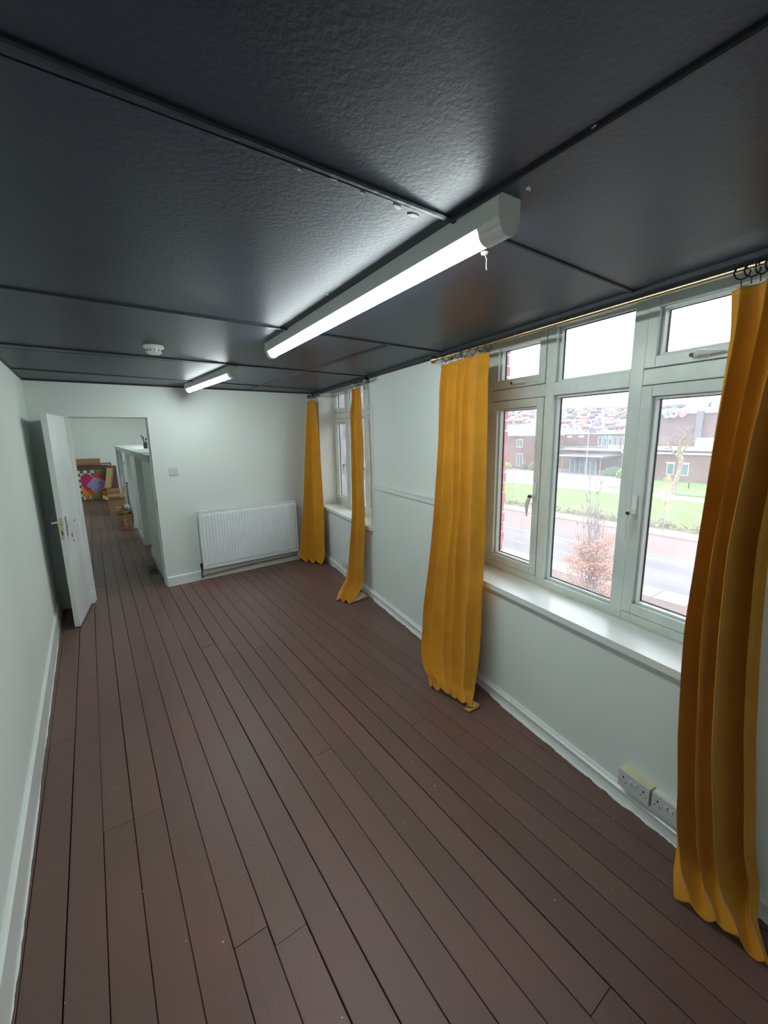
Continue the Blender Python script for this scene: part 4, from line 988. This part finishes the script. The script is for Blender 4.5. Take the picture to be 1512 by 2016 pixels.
# vegetation
rnd = random.Random(21)
BARK = mat('pale_bark', osr(176, 160, 142), .85, nscale=3, col2=osr(140, 128, 112))
TWIG = mat('grey_twig', osr(150, 134, 130), .85)
def branchy(m, p, d, L, r, depth, spread, kids, up=.1, tips=None):
    pts = [Vector(p)]; d = Vector(d).normalized(); n = 5; rs = [r]
    for i in range(n):
        d = (d+Vector((rnd.uniform(-.2, .2), rnd.uniform(-.2, .2), rnd.uniform(-.1, .15)+up*.3))).normalized(); pts.append(pts[-1]+d*L/n); rs.append(r*(1-.6*(i+1)/n))
    m.tube(pts, rs, 6 if depth > 1 else 4, cap=False)
    if tips is not None and depth <= 1: tips += pts[1:]
    if depth > 0:
        for k in range(kids):
            i = rnd.randint(2, n); a = rnd.uniform(0, 6.28); q = (d+Vector((cos(a), sin(a), rnd.uniform(-.1, .5)+up))*spread).normalized()
            branchy(m, pts[i], q, L*rnd.uniform(.5, .75), rs[i]*.7, depth-1, spread, kids, up, tips)
def leafmass(name, pts, size, matr, par, n, jit, flat=False):
    m = MB()
    for k in range(n):
        c = Vector(rnd.choice(pts))+Vector((rnd.gauss(0, jit), rnd.gauss(0, jit), rnd.gauss(0, jit))); s = size*rnd.uniform(.6, 1.3)
        a = Vector((rnd.gauss(0, 1), rnd.gauss(0, 1), rnd.gauss(0, 1))).normalized(); b_ = a.orthogonal().normalized()
        m.add([c-a*s, c+b_*s*.55, c+a*s, c-b_*s*.55], [(0, 1, 2, 3)])
    return m.build(name, matr, par, kind='stuff')
# beech with clinging brown leaves close to the building
t = thing('beech_tree', (20.2, 10.4, GZ+.06), 'young tree with clinging russet leaves right outside the near window', 'tree')
m = MB(); tips = []
for k in range(15):
    a = rnd.uniform(0, 6.28); rr = rnd.uniform(.0, .35); h = rnd.uniform(4.2, 6.5)
    p = [Vector((20.2+rr*cos(a), 10.4+rr*sin(a), GZ+.06))]
    for i in range(6): p.append(p[0]+Vector((rr*2.2*cos(a)*(i+1)/6+rnd.uniform(-.06, .06), (rr*2.0*sin(a)+.25)*(i+1)/6+rnd.uniform(-.06, .06), h*(i+1)/6)))
    m.tube(p, [.035*(1-i/8) for i in range(7)], 5, cap=False)
    for i in range(2, 7):
        for q in range(5):
            a2 = rnd.uniform(0, 6.28); e = p[i]+Vector((.22*cos(a2), .22*sin(a2), rnd.uniform(.35, .8))); m.tube([p[i], (p[i]+e)/2+Vector((.04*cos(a2), .04*sin(a2), 0)), e], [.010, .007, .004], 4, cap=False)
for k in range(44):
    a = rnd.uniform(0, 6.28); z0 = rnd.uniform(.4, 3.4); L = rnd.uniform(1.2, 2.3)*(1-.13*z0)
    s0 = Vector((20.2, 10.4, GZ+z0)); e = s0+Vector((L*cos(a), L*sin(a), rnd.uniform(.1, .9))); mid = (s0+e)/2+Vector((0, 0, -.1))
    m.tube([s0, mid, e], [.025, .016, .006], 4, cap=False)
    for q in range(6): u = .3+.12*q; tips.append(s0*(1-u)+e*u)
m.build('branches', TWIG, t)
leafmass('leaves', tips, .055, mat('russet_leaf', osr(176, 112, 84), .8, nscale=4, col2=osr(206, 150, 122)), t, 9000, .19)
# pollarded street tree
t = thing('pollard_tree', (66, 24, GZ), 'bare pale pollarded tree in front of the tall block', 'tree')
m = MB()
m.tube([(66, 24.2, GZ+.05), (66, 24.0, GZ+1.2), (66, 23.6, GZ+3.2), (66, 23.5, GZ+5.0), (66, 23.9, GZ+6.0), (66, 23.9, GZ+7.2), (66, 23.3, GZ+8.2)], [.5, .36, .30, .27, .25, .2, .12], 10)
for pts, r in (([(66, 23.5, GZ+4.9), (66, 24.4, GZ+5.6), (66, 25.0, GZ+6.6), (66, 25.8, GZ+7.4)], .16), ([(66, 23.9, GZ+6.0), (66.2, 23.4, GZ+7.4), (66.3, 23.6, GZ+8.6)], .14), ([(66, 23.6, GZ+5.6), (65.8, 22.8, GZ+7.0), (65.6, 22.4, GZ+8.2)], .13), ([(66, 24.8, GZ+6.4), (66, 25.6, GZ+6.3), (66, 26.6, GZ+6.7)], .09)):
    m.tube(pts, [r*(1-.2*i) for i in range(len(pts))], 8)
    for i in range(1, len(pts)):
        for k in range(5): a = rnd.uniform(0, 6.28); branchy(m, pts[i], (cos(a), sin(a), .5), 1.3, .035, 1, .7, 3)
m.build('trunk', BARK, t)
def sapling(x, y, h, lab, colr, nl, tw=.6):
    t = thing('sapling', (x, y, GZ+.1), lab, 'tree'); m = MB(); tips = []
    m.tube([(x, y, GZ+.05), (x, y+.05, GZ+h*.5), (x, y, GZ+h)], [.05, .035, .012], 6)
    for k in range(24): a = rnd.uniform(0, 6.28); z = h*rnd.uniform(.35, .98); branchy(m, (x, y, GZ+z), (cos(a), sin(a), .8), tw*(1.25-z/h), .014, 1, .6, 2, .1, tips)
    m.build('branches', TWIG, t); leafmass('leaves', tips, .05, mat('leaf_'+lab.split()[1], osr(*colr), .8), t, nl, .10)
sapling(41.0, 15.4, 5.1, 'slender straw coloured sapling on the verge seen in the right hand pane', (222, 196, 150), 900)
sapling(42.2, 32.6, 4.2, 'slender pinkish sapling on the verge seen in the left hand pane', (214, 190, 170), 300)
# scrub strip along the verge
pts = []
for k in range(900): pts.append((rnd.uniform(41.9, 43.8), rnd.uniform(-5, 60), GZ+.08+rnd.uniform(.05, .55)))
HEDG = mat('hedge_leaf', osr(128, 136, 92), .9, nscale=2, col2=osr(160, 160, 130))
o = leafmass('hedge_leaves', pts, .16, HEDG, None, 9000, .16); tag(o, 'low scrubby strip of pale hedge leaves between footway and lawn', 'hedge')
def bush(x, y, z, rx, ry, rz, colr, lab):
    t = thing('shrub', (x, y, z), lab, 'shrub'); pts = []
    for k in range(300):
        th = rnd.uniform(0, 1.5); a = rnd.uniform(0, 6.28); pts.append((x+rx*sin(th)*cos(a), y+ry*sin(th)*sin(a), z+rz*cos(th)))
    m = MB(); m.ball((x, y, z+rz*.1), rx*.93, ry*.93, rz*.86, 14); m.build('inner_foliage', mat('dark_shrub', osr(70, 100, 74), .9), t)
    leafmass('leaves', pts, .12, mat('shrub_%d' % colr[0], osr(*colr), .9, nscale=3), t, 900, .06)
bush(84, 41.0, GZ, 1.4, 2.6, 1.8, (98, 128, 104), 'long dark green shrub to the right of the entrance steps')
bush(81.5, 38.4, GZ, 1.0, 1.1, 1.7, (170, 196, 96), 'bright yellow green shrub at the right end of the dark one')
bush(83, 66.5, GZ, 1.2, 1.4, 1.5, (206, 206, 110), 'yellow shrub by the wall of the left wing')
bush(84, 62.2, GZ, .8, .9, 1.5, (120, 140, 104), 'small olive shrub beside the door of the left wing')
bush(84, 59.3, GZ, 1.0, 1.6, 1.8, (128, 160, 112), 'larger green shrub right of the door of the left wing')

# hillside with houses and trees, distance haze mixed into their colours
def hz_(x, y):
    u = max(0, min(1, (x-150)/300)); return -6+28*(u*u*(3-2*u))+1.6*sin(y*.021+1)+.9*sin(y*.06)
m = MB(); nx, ny = 26, 60; vs = []
for i in range(nx+1):
    for j in range(ny+1):
        x = 125+(560-125)*i/nx; y = -120+840*j/ny; vs.append((x, y, hz_(x, y) if x > 130 else -7.4))
m.add(vs, [(i*(ny+1)+j, (i+1)*(ny+1)+j, (i+1)*(ny+1)+j+1, i*(ny+1)+j+1) for i in range(nx) for j in range(ny)])
m.build('hillside', mat('hazed_hillside', osr(146, 136, 146), .95, nscale=.05, col2=osr(134, 132, 138)), kind='structure', smooth=True)
HW = [mat('render_cream', osr(196, 184, 166), .8), mat('house_brick', osr(168, 128, 124), .8), mat('render_white', osr(206, 206, 206), .8)]
HR = [mat('slate_roof', osr(124, 120, 134), .7), mat('tile_roof', osr(164, 132, 130), .7), mat('pale_roof', osr(160, 154, 162), .7)]
protos = []
for k in range(3):
    r = thing('house', (0, 0, -500-k*20), 'small terraced house on the distant hillside', 'house', 'houses on the hillside')
    z = -500-k*20
    m = MB(); m.box(-4, 4, -5, 5, z-3, z+5); m.build('house_wall', HW[k], r)
    m = MB(); m.prism([(-4.6, z+4.9), (4.6, z+4.9), (0, z+7.8)], -5.4, 5.4, F=lambda x, zz, y: Vector((x, y, zz))); m.build('house_roof', HR[k], r)
    for yy in (-3.2, 1.6): m = MB(); m.box(-4.15, -4.0, yy, yy+1.8, z+1.2, z+3.6); m.build('window', WGL, r)
    protos.append(r)
used = 0; HP = []
for row in range(9):
    x = 190+row*27
    for k in range(18):
        y = x*(.44+.40*(k+rnd.uniform(0, .6))/18+.04*sin(row)) ; xx = x+rnd.uniform(-9, 9)
        if rnd.random() < .12 or any(abs(y-b_) < 7.5 and abs(xx-a) < 9 for a, b_ in HP): continue
        loc = (xx, y, hz_(xx, y)+.2); q = rnd.choice([0, 1, 1, 2, 0]); s = rnd.uniform(.38, .56)
        if used < 3: protos[used].location = loc; protos[used].scale = (s, s, s); protos[used].rotation_euler.z = rnd.uniform(-.3, .3)
        else: dup(protos[q], loc, rotz=rnd.uniform(-.4, .4), scale=(s, s*rnd.uniform(1, 1.3), s))
        used += 1; HP.append((xx, y))
m = MB()
for k in range(900):
    x = rnd.choice([rnd.uniform(430, 470), rnd.uniform(200, 440)]); y = x*rnd.uniform(.36, .92); r = rnd.uniform(1.2, 2.4)
    if any(abs(x-a) < 4+r and abs(y-b_) < 5+r for a, b_ in HP): continue
    m.ball((x, y, hz_(x, y)+r*.5), r, r*1.2, r, 8)
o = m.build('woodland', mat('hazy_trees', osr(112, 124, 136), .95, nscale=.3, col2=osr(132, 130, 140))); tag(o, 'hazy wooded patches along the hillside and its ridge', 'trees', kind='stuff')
